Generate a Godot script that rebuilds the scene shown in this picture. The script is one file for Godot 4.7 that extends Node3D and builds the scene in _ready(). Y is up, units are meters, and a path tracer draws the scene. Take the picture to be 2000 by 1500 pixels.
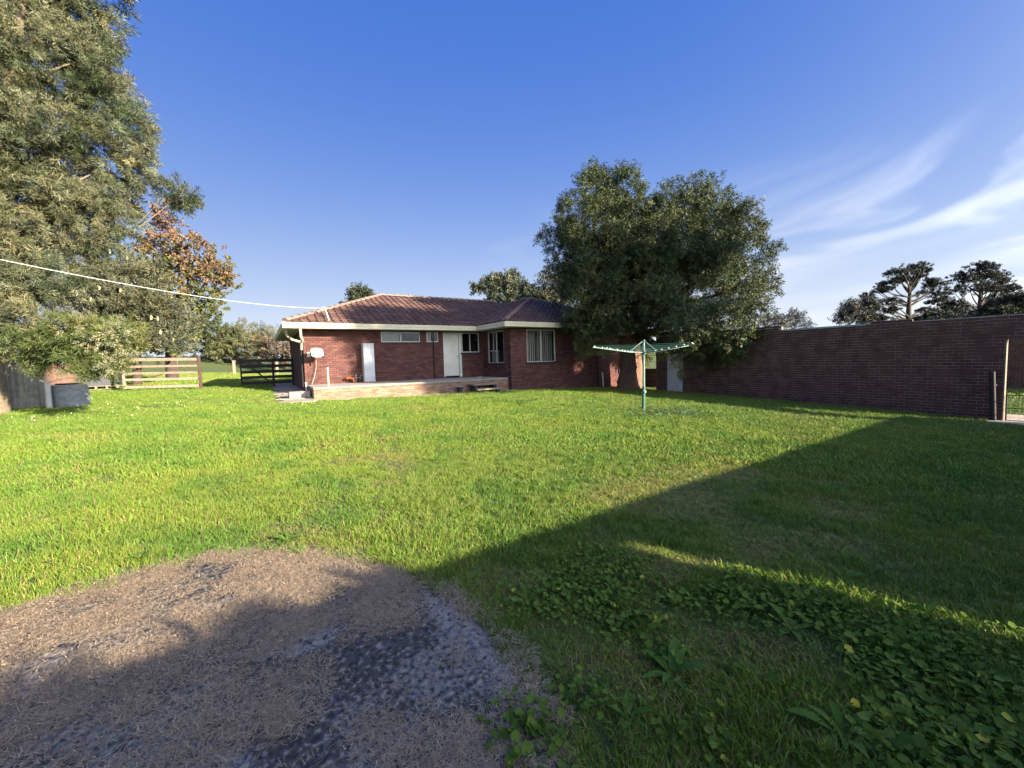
extends Node3D

# ------------------------------------------------------------------ mesh builder
class MB:
	var v := PackedVector3Array()
	var n := PackedVector3Array()
	var c := PackedColorArray()
	var uv := PackedVector2Array()
	var ix := PackedInt32Array()
	var col := Color(1, 1, 1)
	func quad(a: Vector3, b: Vector3, d: Vector3, e: Vector3) -> void: # a,b,d,e counter-clockwise seen from outside
		var nn := (b - a).cross(e - a)
		if nn.length_squared() < 1e-14:
			nn = (d - b).cross(e - d)
		nn = nn.normalized()
		var k := v.size()
		v.append(a); v.append(b); v.append(d); v.append(e)
		for i in 4:
			n.append(nn); c.append(col)
		uv.append(Vector2(0, 0)); uv.append(Vector2(1, 0)); uv.append(Vector2(1, 1)); uv.append(Vector2(0, 1))
		ix.append(k); ix.append(k + 2); ix.append(k + 1); ix.append(k); ix.append(k + 3); ix.append(k + 2)
	func tri(a: Vector3, b: Vector3, d: Vector3) -> void:
		var nn := (b - a).cross(d - a).normalized()
		var k := v.size()
		v.append(a); v.append(b); v.append(d)
		for i in 3:
			n.append(nn); c.append(col); uv.append(Vector2(0, 0))
		ix.append(k); ix.append(k + 2); ix.append(k + 1)
	func vert(p: Vector3, nn: Vector3, cc: Color, t := Vector2.ZERO) -> int:
		v.append(p); n.append(nn); c.append(cc); uv.append(t)
		return v.size() - 1
	func face(a: int, b: int, d: int) -> void: # counter-clockwise indices seen from outside
		ix.append(a); ix.append(d); ix.append(b)
	func box(o: Vector3, s: Vector3, bs := Basis.IDENTITY) -> void:
		var h := s * 0.5
		var p := []
		for i in 8:
			p.append(o + bs * Vector3(h.x if i & 1 else -h.x, h.y if i & 2 else -h.y, h.z if i & 4 else -h.z))
		quad(p[4], p[5], p[7], p[6]); quad(p[1], p[0], p[2], p[3])
		quad(p[5], p[1], p[3], p[7]); quad(p[0], p[4], p[6], p[2])
		quad(p[6], p[7], p[3], p[2]); quad(p[0], p[1], p[5], p[4])
	func bbox(o: Vector3, s: Vector3, bev: float, bs := Basis.IDENTITY) -> void: # box with chamfered upright edges and top
		var h := s * 0.5
		var lo := []; var hi := []; var tp := []
		for q in [[-1, 1, 1, 0], [-1, 1, 0, 1], [1, 1, 0, 1], [1, 1, 1, 0], [1, -1, 1, 0], [1, -1, 0, -1], [-1, -1, 0, -1], [-1, -1, 1, 0]]:
			var x: float = q[0] * (h.x - (bev if q[3] != 0 else 0.0))
			var z: float = q[1] * (h.z - (bev if q[2] != 0 else 0.0))
			lo.append(o + bs * Vector3(x, -h.y, z)); hi.append(o + bs * Vector3(x, h.y - bev, z)); tp.append(o + bs * Vector3(x - bev * q[0] * 0.7, h.y, z - bev * q[1] * 0.7))
		for i in 8:
			var j := (i + 1) % 8
			quad(lo[i], lo[j], hi[j], hi[i]); quad(hi[i], hi[j], tp[j], tp[i])
		var ct: Vector3 = o + bs * Vector3(0, h.y, 0)
		var cb: Vector3 = o - bs * Vector3(0, h.y, 0)
		for i in 8:
			var j := (i + 1) % 8
			tri(ct, tp[i], tp[j]); tri(cb, lo[j], lo[i])
	func bar(a: Vector3, b: Vector3, w: float, d: float, side := Vector3.UP) -> void: # a rectangular bar from a to b
		var y := (b - a)
		var l := y.length()
		y = y / l
		var x := side.cross(y)
		if x.length() < 0.01:
			x = Vector3.RIGHT.cross(y)
		x = x.normalized()
		var z := x.cross(y)
		box((a + b) * 0.5, Vector3(w, l, d), Basis(x, y, z))
	func tube(pts: Array, rad: Array, sides := 8, lump := 0.0, nz: FastNoiseLite = null) -> void:
		var up := Vector3.UP
		var frame := Vector3.RIGHT
		var first := v.size()
		var m := pts.size()
		for i in m:
			var t: Vector3 = (pts[mini(i + 1, m - 1)] - pts[maxi(i - 1, 0)]).normalized()
			if i == 0:
				frame = up.cross(t) if absf(t.y) < 0.9 else Vector3.RIGHT.cross(t)
			frame = (frame - t * frame.dot(t)).normalized() # carried along, so that the rings do not twist
			var x := frame
			var y := t.cross(x).normalized()
			for s in sides + 1:
				var a := TAU * s / sides
				var d := x * cos(a) + y * sin(a)
				var r: float = rad[i]
				var cc := col
				if nz:
					var q: Vector3 = pts[i] + d * r
					var aa := a if s < sides else 0.0
					var w := nz.get_noise_3d(cos(aa) * 1.3, q.y * 0.35, sin(aa) * 1.3)
					r *= 1.0 + lump * w
				v.append(pts[i] + d * r); n.append(d); c.append(cc); uv.append(Vector2(float(s) / sides, i * 0.5))
		for i in m - 1:
			for s in sides:
				var a := first + i * (sides + 1) + s
				var b := a + 1
				var e := a + sides + 1
				face(a, b, e + 1); face(a, e + 1, e)
		for e: int in [0, m - 1]:
			var k := first + e * (sides + 1)
			var t: Vector3 = (pts[0] - pts[1]).normalized() if e == 0 else (pts[m - 1] - pts[m - 2]).normalized()
			var ce := vert(pts[e], t, col)
			var ring := []
			for s in sides:
				ring.append(vert(v[k + s], t, col))
			for s in sides:
				if e == 0:
					face(ce, ring[(s + 1) % sides], ring[s])
				else:
					face(ce, ring[s], ring[(s + 1) % sides])
	func smooth() -> void: # recompute normals over welded positions
		var acc := {}
		for i in range(0, ix.size(), 3):
			var a := v[ix[i]]; var b := v[ix[i + 2]]; var d := v[ix[i + 1]]
			var fn := (b - a).cross(d - a)
			for p: Vector3 in [a, b, d]:
				var k := Vector3i((p * 2000.0).round())
				acc[k] = acc.get(k, Vector3.ZERO) + fn
		for i in v.size():
			var k := Vector3i((v[i] * 2000.0).round())
			if acc.has(k) and acc[k].length_squared() > 0:
				n[i] = acc[k].normalized()
	func mesh() -> ArrayMesh:
		var a := []
		a.resize(Mesh.ARRAY_MAX)
		a[Mesh.ARRAY_VERTEX] = v; a[Mesh.ARRAY_NORMAL] = n; a[Mesh.ARRAY_COLOR] = c; a[Mesh.ARRAY_TEX_UV] = uv; a[Mesh.ARRAY_INDEX] = ix
		var m := ArrayMesh.new()
		m.add_surface_from_arrays(Mesh.PRIMITIVE_TRIANGLES, a)
		return m

# ------------------------------------------------------------------ shared state
var rng := RandomNumberGenerator.new()
var fine := FastNoiseLite.new()     # general 3d noise
var M := {}
const CAM := Vector3(0, 1.62, 0)
var unit_box := BoxMesh.new()
var used := {}

func rr(a: float, b: float) -> float:
	return rng.randf_range(a, b)

func rdir() -> Vector3:
	var z := rr(-1, 1)
	var a := rr(0, TAU)
	var s := sqrt(1.0 - z * z)
	return Vector3(s * cos(a), z, s * sin(a))

func numbered(called: String) -> String:
	used[called] = used.get(called, -1) + 1
	return called if used[called] == 0 else "%s_%03d" % [called, used[called]]

func tag(o: Node, label: String, category: String, group := "", kind := "") -> Node:
	if label: o.set_meta("label", label)
	if category: o.set_meta("category", category)
	if group: o.set_meta("group", group)
	if kind: o.set_meta("kind", kind)
	return o

func thing(called: String, label: String, category: String, at := Vector3.ZERO, turn := 0.0, group := "") -> Node3D:
	var o := Node3D.new()
	o.name = numbered(called)
	add_child(o)
	o.position = at
	o.rotation.y = turn
	tag(o, label, category, group)
	return o

func obj(mb: MB, called: String, m: Material, parent: Node = self) -> MeshInstance3D:
	var o := MeshInstance3D.new()
	o.name = numbered(called) if parent == self else called
	o.mesh = mb.mesh()
	o.mesh.surface_set_material(0, m)
	parent.add_child(o, true)
	return o

func structure(mb: MB, called: String, m: Material) -> MeshInstance3D:
	var o := obj(mb, called, m)
	o.set_meta("kind", "structure")
	return o

func group_part(called: String, parent: Node) -> Node3D:
	var o := Node3D.new()
	o.name = called
	parent.add_child(o, true)
	return o

# ------------------------------------------------------------------ materials
func noise_tex(freq: float, ramp: Array, oct := 4, size := 512, seed_ := 1, kind := FastNoiseLite.TYPE_SIMPLEX_SMOOTH, normal := false, strength := 4.0) -> NoiseTexture2D:
	var t := NoiseTexture2D.new()
	t.width = size; t.height = size; t.seamless = true
	var f := FastNoiseLite.new()
	f.noise_type = kind; f.frequency = freq; f.fractal_octaves = oct; f.seed = seed_
	f.fractal_type = FastNoiseLite.FRACTAL_FBM
	t.noise = f
	if normal:
		t.as_normal_map = true
		t.bump_strength = strength
	elif ramp:
		var g := Gradient.new()
		var offs := PackedFloat32Array(); var cols := PackedColorArray()
		for i in ramp.size():
			offs.append(ramp[i][0]); cols.append(ramp[i][1].linear_to_srgb())
		g.offsets = offs; g.colors = cols
		t.color_ramp = g
	return t

func grey(x: float) -> Color:
	return Color(x, x, x)

func mat(called: String, c: Color, rough := 0.85, tex: Texture2D = null, scale_ := 1.0, bump: Texture2D = null, bump_s := 1.0, vc := true) -> StandardMaterial3D:
	var m := StandardMaterial3D.new()
	m.resource_name = called
	m.albedo_color = c.linear_to_srgb()
	m.roughness = rough
	m.vertex_color_use_as_albedo = vc
	if tex or bump:
		m.uv1_triplanar = true
		m.uv1_world_triplanar = true
		m.uv1_scale = Vector3.ONE * scale_
	if tex:
		m.albedo_texture = tex
	if bump:
		m.normal_enabled = true
		m.normal_texture = bump
		m.normal_scale = bump_s
	M[called] = m
	return m

func leafmat(called: String, c: Color, back: float, rough := 0.55) -> StandardMaterial3D:
	var m := mat(called, c, rough)
	m.cull_mode = BaseMaterial3D.CULL_DISABLED
	m.backlight_enabled = true
	m.backlight = Color(c.r * back, c.g * back, c.b * back * 0.6).linear_to_srgb()
	m.metallic_specular = 0.35
	return m

func make_materials() -> void:
	var mot := noise_tex(0.012, [[0.2, grey(0.62)], [0.5, grey(0.85)], [0.8, grey(1.0)]], 5, 512, 3)
	var grain := noise_tex(0.06, [[0.25, grey(0.6)], [0.5, grey(0.86)], [0.75, grey(1.0)]], 4, 512, 5)
	var rough_n := noise_tex(0.05, [], 4, 512, 9, FastNoiseLite.TYPE_SIMPLEX_SMOOTH, true, 6.0)
	var bark_n := noise_tex(0.03, [], 5, 512, 12, FastNoiseLite.TYPE_SIMPLEX_SMOOTH, true, 14.0)
	var soil := noise_tex(0.02, [[0.2, Color(0.04, 0.065, 0.012)], [0.45, Color(0.075, 0.115, 0.02)], [0.65, Color(0.09, 0.125, 0.025)], [0.85, Color(0.14, 0.12, 0.05)]], 5, 512, 21)
	mat("ground", Color.WHITE, 1.0, soil, 0.8, rough_n, 1.0)
	mat("road", Color(0.2, 0.19, 0.18), 0.95, grain, 0.5)
	mat("concrete", Color(0.42, 0.37, 0.3), 0.95, mot, 0.9, rough_n, 0.4)
	mat("brick", Color.WHITE, 0.9, grain, 3.0, rough_n, 0.5)
	mat("mortar_dark", Color(0.06, 0.036, 0.03), 1.0, grain, 3.0)
	mat("mortar_pale", Color(0.46, 0.39, 0.33), 1.0, noise_tex(0.008, [[0.3, grey(0.35)], [0.5, grey(0.8)], [0.7, grey(1.0)]], 5, 512, 77), 0.45)
	for i in 6:
		var k := i / 5.0
		mat("house_brick_%d" % i, Color(0.112, 0.046, 0.04).lerp(Color(0.215, 0.09, 0.074), k), 0.88, grain, 3.0, rough_n, 0.5)
		mat("yard_brick_%d" % i, Color(0.1, 0.042, 0.033).lerp(Color(0.18, 0.076, 0.058), k), 0.9, grain, 3.0, rough_n, 0.5)
		mat("terrace_brick_%d" % i, Color(0.27, 0.15, 0.1).lerp(Color(0.42, 0.29, 0.19), k), 0.92, mot, 3.0, rough_n, 0.6)
		mat("tile_%d" % i, Color(0.1, 0.053, 0.042).lerp(Color(0.19, 0.108, 0.085), k), 0.75, mot, 2.0, rough_n, 0.3)
	mat("tile", Color.WHITE, 0.7, mot, 2.0, rough_n, 0.3)
	mat("tile_cap", Color(0.31, 0.2, 0.165), 0.65, mot, 2.0)
	var soft := noise_tex(0.01, [[0.25, grey(0.88)], [0.75, grey(1.0)]], 4, 256, 17)
	mat("cream", Color(0.78, 0.7, 0.5), 0.5, soft, 0.4)
	mat("soffit", Color(0.5, 0.48, 0.36), 0.8)
	mat("white", Color(0.72, 0.7, 0.65), 0.5, soft, 0.6)
	mat("cabinet", Color(0.62, 0.64, 0.66), 0.4, soft, 0.7)
	mat("door_white", Color(0.7, 0.68, 0.58), 0.55, soft, 0.5)
	mat("alu", Color(0.55, 0.53, 0.47), 0.4)
	mat("sill", Color(0.045, 0.04, 0.04), 0.8, grain, 3.0)
	mat("plaster", Color(0.12, 0.11, 0.1), 0.9)
	mat("blind", Color(0.5, 0.5, 0.43), 0.8)
	mat("curtain", Color(0.3, 0.33, 0.3), 0.9)
	var gl := mat("glass", Color(0.55, 0.6, 0.6, 0.14), 0.03, null, 1.0, null, 1.0, false)
	gl.albedo_color = Color(0.1, 0.11, 0.11, 0.1)
	gl.metallic_specular = 0.28
	gl.transparency = BaseMaterial3D.TRANSPARENCY_ALPHA
	mat("black", Color(0.015, 0.014, 0.014), 0.6)
	mat("pvc", Color(0.62, 0.57, 0.47), 0.5)
	mat("steel", Color(0.3, 0.3, 0.3), 0.45)
	mat("orange", Color(0.5, 0.12, 0.03), 0.6)
	mat("hoist_green", Color(0.06, 0.17, 0.13), 0.6, mot, 2.0)
	mat("hoist_pale", Color(0.2, 0.31, 0.27), 0.5, mot, 2.0)
	mat("timber_pale", Color(0.31, 0.255, 0.19), 0.95, noise_tex(0.02, [[0.2, grey(0.55)], [0.5, grey(0.85)], [0.8, grey(1.0)]], 5, 512, 33), 1.4)
	mat("timber_grey", Color(0.27, 0.2, 0.15), 0.95, mot, 1.4)
	mat("timber_dark", Color(0.045, 0.036, 0.033), 0.9, grain, 2.0)
	mat("timber_red", Color(0.1, 0.055, 0.045), 0.9, grain, 2.0)
	mat("galv", Color(0.34, 0.36, 0.38), 0.5, mot, 1.0)
	mat("iron_sheet", Color(0.36, 0.34, 0.29), 0.7, mot, 0.9)
	mat("clay", Color(0.2, 0.125, 0.09), 0.9, mot, 1.5)
	mat("tarp", Color(0.07, 0.075, 0.085), 0.7)
	mat("fence_sheet", Color(0.3, 0.32, 0.28), 0.5)
	var bk := mat("bark", Color(0.33, 0.2, 0.135), 0.95, noise_tex(0.025, [[0.2, grey(0.35)], [0.5, grey(0.8)], [0.75, grey(1.0)]], 5, 512, 41), 0.9, bark_n, 1.6)
	bk.uv1_scale = Vector3(2.2, 0.7, 2.2)
	mat("bark_pale", Color(0.24, 0.195, 0.13), 0.95, mot, 1.4, rough_n, 0.8)
	mat("bark_dark", Color(0.085, 0.065, 0.05), 0.95, mot, 1.4)
	leafmat("grass", Color(1, 1, 1), 0.0)
	M.grass.backlight = Color(0.07, 0.125, 0.012).linear_to_srgb()
	leafmat("straw", Color(1, 1, 1), 0.0, 0.8)
	M.straw.backlight_enabled = false
	leafmat("weed", Color(1, 1, 1), 0.0, 0.8)
	M.weed.metallic_specular = 0.2
	M.weed.backlight = Color(0.045, 0.09, 0.01).linear_to_srgb()
	leafmat("leaf", Color(1, 1, 1), 0.0, 0.45)
	M.leaf.backlight = Color(0.03, 0.04, 0.008).linear_to_srgb()
	leafmat("leaf_autumn", Color(1, 1, 1), 0.0, 0.6)
	M.leaf_autumn.backlight = Color(0.07, 0.04, 0.01).linear_to_srgb()

# ------------------------------------------------------------------ terrain
var pad_poly := PackedVector2Array([Vector2(-7, -2.6), Vector2(-3, -3.1), Vector2(-1.6, -3.42), Vector2(-1.0, -3.6), Vector2(-0.44, -3.72), Vector2(0.1, -3.5), Vector2(0.42, -3.2), Vector2(0.68, -2.86), Vector2(0.88, -2.48), Vector2(1.0, -2.0), Vector2(1.0, -1.66), Vector2(0.9, -1.32), Vector2(0.76, -0.95), Vector2(0.6, 0.6), Vector2(-7, 0.6)])

func gy(x: float, z: float) -> float:
	var cx := clampf(x, -9.0, 22.0)
	var cz := clampf(z, -30.0, 4.0)
	var y := 0.05573 - 0.029786 * cx - 0.03183 * cz + 0.0002285 * cx * cz - 0.00043073 * cz * cz
	y -= 0.075 * smoothstep(12.0, 15.5, -z) * smoothstep(9.0, 4.0, x) * smoothstep(-2.5, 0.5, x)
	if z < -66.0:
		y += smoothstep(66.0, 96.0, -z) * (2.6 + 0.8 * fine.get_noise_2d(x * 0.9, z * 0.9))
	return y

func in_pad(x: float, z: float, grow := 0.0) -> bool:
	var w := 0.1 * fine.get_noise_2d(x * 40.0, z * 40.0) + 0.05 * fine.get_noise_2d(x * 120.0, z * 120.0)
	var p := Vector2(x, z)
	if Geometry2D.is_point_in_polygon(p, pad_poly):
		return pad_dist(p) > w - grow
	return pad_dist(p) < grow - w

func pad_dist(p: Vector2) -> float:
	var d := 99.0
	for i in range(0, 13):
		var q := Geometry2D.get_closest_point_to_segment(p, pad_poly[i], pad_poly[i + 1])
		d = minf(d, p.distance_to(q))
	return d

func build_terrain() -> void:
	var xs := []; var zs := []
	for e in [[xs, -10.0, 20.0, 0.3], [zs, -28.0, 5.0, 0.3]]:
		var a: Array = e[0]
		var lo: float = e[1]; var hi: float = e[2]; var st: float = e[3]
		var outl := []
		var s := 0.6; var p := lo
		while p > -900.0:
			s *= 1.16; p -= s; outl.append(p)
		outl.reverse()
		a.append_array(outl)
		p = lo
		while p < hi:
			a.append(p); p += st
		s = 0.6
		while p < 900.0:
			a.append(p); s *= 1.16; p += s
	var mb := MB.new()
	var nx := xs.size()
	for z in zs:
		for x in xs:
			var y := gy(x, z)
			if x > -10 and x < 20 and z > -28 and z < 5:
				y += 0.018 * fine.get_noise_2d(x * 12.0, z * 12.0)
				if Geometry2D.is_point_in_polygon(Vector2(x, z), pad_poly):
					y -= 0.07
			var t := Color(1, 1, 1)
			var wv := fine.get_noise_2d(x * 1.5, z * 1.5)
			if z < -67.0:
				t = Color(2.1, 1.35, 1.3).lerp(Color(1.3, 1.25, 1.0), clampf(0.4 + wv * 1.6, 0, 1))
			elif x > 17.0:
				t = Color(1.5, 1.35, 1.1)
			mb.vert(Vector3(x, y, z), Vector3.UP, t, Vector2(x, z))
	for j in zs.size() - 1:
		for i in nx - 1:
			var a := j * nx + i
			mb.face(a, a + nx, a + nx + 1); mb.face(a, a + nx + 1, a + 1)
	mb.smooth()
	structure(mb, "ground", M.ground)
	# road beyond the paddock
	mb = MB.new()
	for i in 60:
		var x0 := -150.0 + i * 5.0
		mb.quad(Vector3(x0, gy(x0, -57) + 0.03, -57), Vector3(x0 + 5, gy(x0 + 5, -57) + 0.03, -57), Vector3(x0 + 5, gy(x0 + 5, -65) + 0.03, -65), Vector3(x0, gy(x0, -65) + 0.03, -65))
	structure(mb, "road", M.road)
	# concrete path round the house and the slab by the gate
	mb = MB.new()
	var strips := [[0.35, 1.55, -27.5, -15.2], [1.55, 9.9, -15.95, -15.5], [9.9, 13.4, -15.65, -15.25]]
	for s in strips:
		var n1 := int(maxf((s[1] - s[0]) / 1.2, 1))
		var n2 := int(maxf((s[3] - s[2]) / 1.2, 1))
		for i in n1:
			for j in n2:
				var x0: float = lerpf(s[0], s[1], float(i) / n1); var x1: float = lerpf(s[0], s[1], float(i + 1) / n1)
				var z0: float = lerpf(s[2], s[3], float(j) / n2); var z1: float = lerpf(s[2], s[3], float(j + 1) / n2)
				var y := gy((x0 + x1) / 2, (z0 + z1) / 2)
				mb.box(Vector3((x0 + x1) / 2, y - 0.042, (z0 + z1) / 2), Vector3(x1 - x0 - 0.012, 0.12, z1 - z0 - 0.012))
	structure(mb, "path", M.concrete)
	mb = MB.new()
	mb.bbox(Vector3(16.9, gy(16.3, -1.6) - 0.02, -1.2), Vector3(2.2, 0.12, 2.2), 0.02)
	structure(mb, "gate_slab", M.concrete)
	build_pad()

func build_pad() -> void:
	# old concrete pad with moss and bare worn patches (all matter with an outline of its own)
	var W := 900
	var x0 := -3.2; var z0 := -4.0; var span := 4.6
	var img := Image.create(W, W, false, Image.FORMAT_RGB8)
	var f1 := FastNoiseLite.new(); f1.seed = 61; f1.frequency = 1.0; f1.fractal_octaves = 5
	var f2 := FastNoiseLite.new(); f2.seed = 62; f2.frequency = 26.0; f2.fractal_octaves = 3
	for j in W:
		for i in W:
			var x := x0 + span * i / W
			var z := z0 + span * j / W
			var big := f1.get_noise_2d(x * 1.1, z * 1.1) + 0.35 * f1.get_noise_2d(x * 5.0 + 9, z * 5.0)
			var sp := f2.get_noise_2d(x, z)
			var k := clampf((big - 0.1 + sp * 0.4) * 2.6 + 0.22, 0, 1)
			# a pale strip where the pad was swept clean along its curved edge
			var c := Color(0.065, 0.06, 0.055).lerp(Color(0.165, 0.152, 0.138), k)
			if sp < -0.32:
				c = c.lerp(Color(0.02, 0.02, 0.02), 0.8)
			if sp > 0.36:
				c = c.lerp(Color(0.3, 0.285, 0.26), 0.6)
			img.set_pixel(i, j, c.linear_to_srgb())
	# worn bare places
	var spots := [[0.83, -2.3, 0.05, 0.35], [0.93, -1.9, 0.06, 0.3], [-0.2, -2.95, 0.3, 0.1], [-0.25, -1.75, 0.13, 0.1], [-1.1, -2.75, 0.5, 0.18], [0.1, -2.4, 0.22, 0.12]]
	for s in spots:
		for j in range(int((s[1] - s[3] * 1.6 - z0) / span * W), int((s[1] + s[3] * 1.6 - z0) / span * W)):
			for i in range(int((s[0] - s[2] * 2.2 - x0) / span * W), int((s[0] + s[2] * 2.2 - x0) / span * W)):
				if i < 0 or j < 0 or i >= W or j >= W:
					continue
				var x := x0 + span * i / W
				var z := z0 + span * j / W
				var d := Vector2((x - s[0]) / s[2], (z - s[1]) / s[3]).length() + 0.6 * f1.get_noise_2d(x * 6, z * 6) + 0.8 * f2.get_noise_2d(x, z)
				if d < 0.95:
					var c := Color(0.21, 0.195, 0.18) * (1.0 + 0.4 * f2.get_noise_2d(x * 2, z * 2))
					if f2.get_noise_2d(x * 0.8 + 5, z * 0.8) < -0.33:
						c = Color(0.04, 0.04, 0.04)
					img.set_pixel(i, j, c.linear_to_srgb())
	var m := StandardMaterial3D.new()
	m.resource_name = "pad"
	m.albedo_texture = ImageTexture.create_from_image(img)
	m.roughness = 0.95
	m.normal_enabled = true
	m.normal_texture = noise_tex(0.12, [], 4, 512, 71, FastNoiseLite.TYPE_SIMPLEX_SMOOTH, true, 5.0)
	m.normal_scale = 0.8
	M["pad"] = m
	var mb := MB.new()
	var st := 0.12
	var id := {}
	for j in 42:
		for i in 68:
			var x := -7.0 + i * st
			var z := -4.0 + j * st
			if not Geometry2D.is_point_in_polygon(Vector2(x + st / 2, z + st / 2), pad_poly) and pad_dist(Vector2(x + st / 2, z + st / 2)) > 0.12:
				continue
			var q := []
			for o in [[0, 0], [0, 1], [1, 1], [1, 0]]:
				var key := Vector2i(i + o[0], j + o[1])
				if not id.has(key):
					var px: float = -7.0 + key.x * st
					var pz: float = -4.0 + key.y * st
					var e := 0.0 if Geometry2D.is_point_in_polygon(Vector2(px, pz), pad_poly) else 0.05
					id[key] = mb.vert(Vector3(px, gy(px, pz) + 0.012 - e + 0.006 * fine.get_noise_2d(px * 30, pz * 30), pz), Vector3.UP, Color.WHITE, Vector2((px - x0) / span, (pz - z0) / span))
				q.append(id[key])
			mb.face(q[0], q[1], q[2]); mb.face(q[0], q[2], q[3])
	mb.smooth()
	structure(mb, "concrete_pad", m)

# ------------------------------------------------------------------ brickwork
func cut(s0: float, s1: float, y: float, holes: Array) -> Array:
	var segs := [[s0, s1]]
	for h in holes:
		if y < h[2] - 0.02 or y > h[3] + 0.02:
			continue
		var nxt := []
		for s in segs:
			if s[1] <= h[0] or s[0] >= h[1]:
				nxt.append(s)
			else:
				if s[0] < h[0]: nxt.append([s[0], h[0]])
				if s[1] > h[1]: nxt.append([h[1], s[1]])
		segs = nxt
	return segs

# face plane through o with axes u (along) and n (outwards); holes are [s0, s1, y0, y1]; top(s) gives the height
func brickwork(parent: Node3D, o: Vector3, u: Vector3, n: Vector3, length: float, y0: float, top: Callable, holes: Array, tones: String, keep: int, thick := 0.11, shift := 0.0) -> void:
	var pieces := []
	var y := y0
	var row := 0
	while y < 6.0:
		var s := -0.12 * (row % 2) - shift
		var any := false
		while s < length:
			var tp: float = top.call(clampf(s + 0.115, 0, length))
			if y + 0.076 <= tp + 0.012:
				any = true
				for g in cut(maxf(s, 0.0), minf(s + 0.227, length), y + 0.038, holes):
					if g[1] - g[0] > 0.03:
						pieces.append([g[0], g[1], y])
			s += 0.24
		if not any:
			break
		y += 0.086
		row += 1
	var order := []
	for i in pieces.size():
		var p: Array = pieces[i]
		var ct: Vector3 = o + u * ((p[0] + p[1]) / 2) + Vector3.UP * (p[2] + 0.038)
		order.append([ct.distance_squared_to(CAM) + (900.0 if p[2] < gy(ct.x, ct.z) - 0.05 else 0.0), i])
	order.sort_custom(func(a, b): return a[0] < b[0])
	var rest := MB.new()
	for r in order.size():
		var p: Array = pieces[order[r][1]]
		var ct: Vector3 = o + u * ((p[0] + p[1]) / 2) + Vector3.UP * (p[2] + 0.038) + n * (-0.03 + rr(-0.0015, 0.0015))
		var tone := clampi(int(rng.randfn(2.5, 1.4)), 0, 5)
		if r < keep:
			var b := MeshInstance3D.new()
			b.name = "brick"
			b.mesh = unit_box
			b.transform = Transform3D(Basis(u * (p[1] - p[0]), Vector3.UP * 0.073, n * 0.06), ct)
			b.material_override = M["%s_brick_%d" % [tones, tone]]
			parent.add_child(b, true)
		else:
			rest.col = M["%s_brick_%d" % [tones, tone]].albedo_color.srgb_to_linear()
			rest.box(ct, Vector3(p[1] - p[0], 0.073, 0.06), Basis(u, Vector3.UP, n))
	if rest.v.size():
		tag(obj(rest, "brick_courses", M.brick, parent), "", "", "", "stuff")

func wall_body(o: Vector3, u: Vector3, n: Vector3, length: float, y0: float, y1: float, holes: Array, thick: float, back := 0.012) -> MB:
	var mb := MB.new()
	var ss := [0.0, length]; var ys := [y0, y1]
	for h in holes:
		ss.append_array([h[0], h[1]]); ys.append_array([h[2], h[3]])
	ss.sort(); ys.sort()
	for i in ss.size() - 1:
		for j in ys.size() - 1:
			if ss[i + 1] - ss[i] < 0.002 or ys[j + 1] - ys[j] < 0.002:
				continue
			var cs: float = (ss[i] + ss[i + 1]) / 2
			var cy: float = (ys[j] + ys[j + 1]) / 2
			var skip := false
			for h in holes:
				if cs > h[0] and cs < h[1] and cy > h[2] and cy < h[3]:
					skip = true
			if skip or cs < 0 or cs > length or cy < y0 or cy > y1:
				continue
			mb.box(o + u * cs + Vector3.UP * cy - n * (back + (thick - back) / 2), Vector3(ss[i + 1] - ss[i], ys[j + 1] - ys[j], thick - back), Basis(u, Vector3.UP, n))
	return mb

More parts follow.
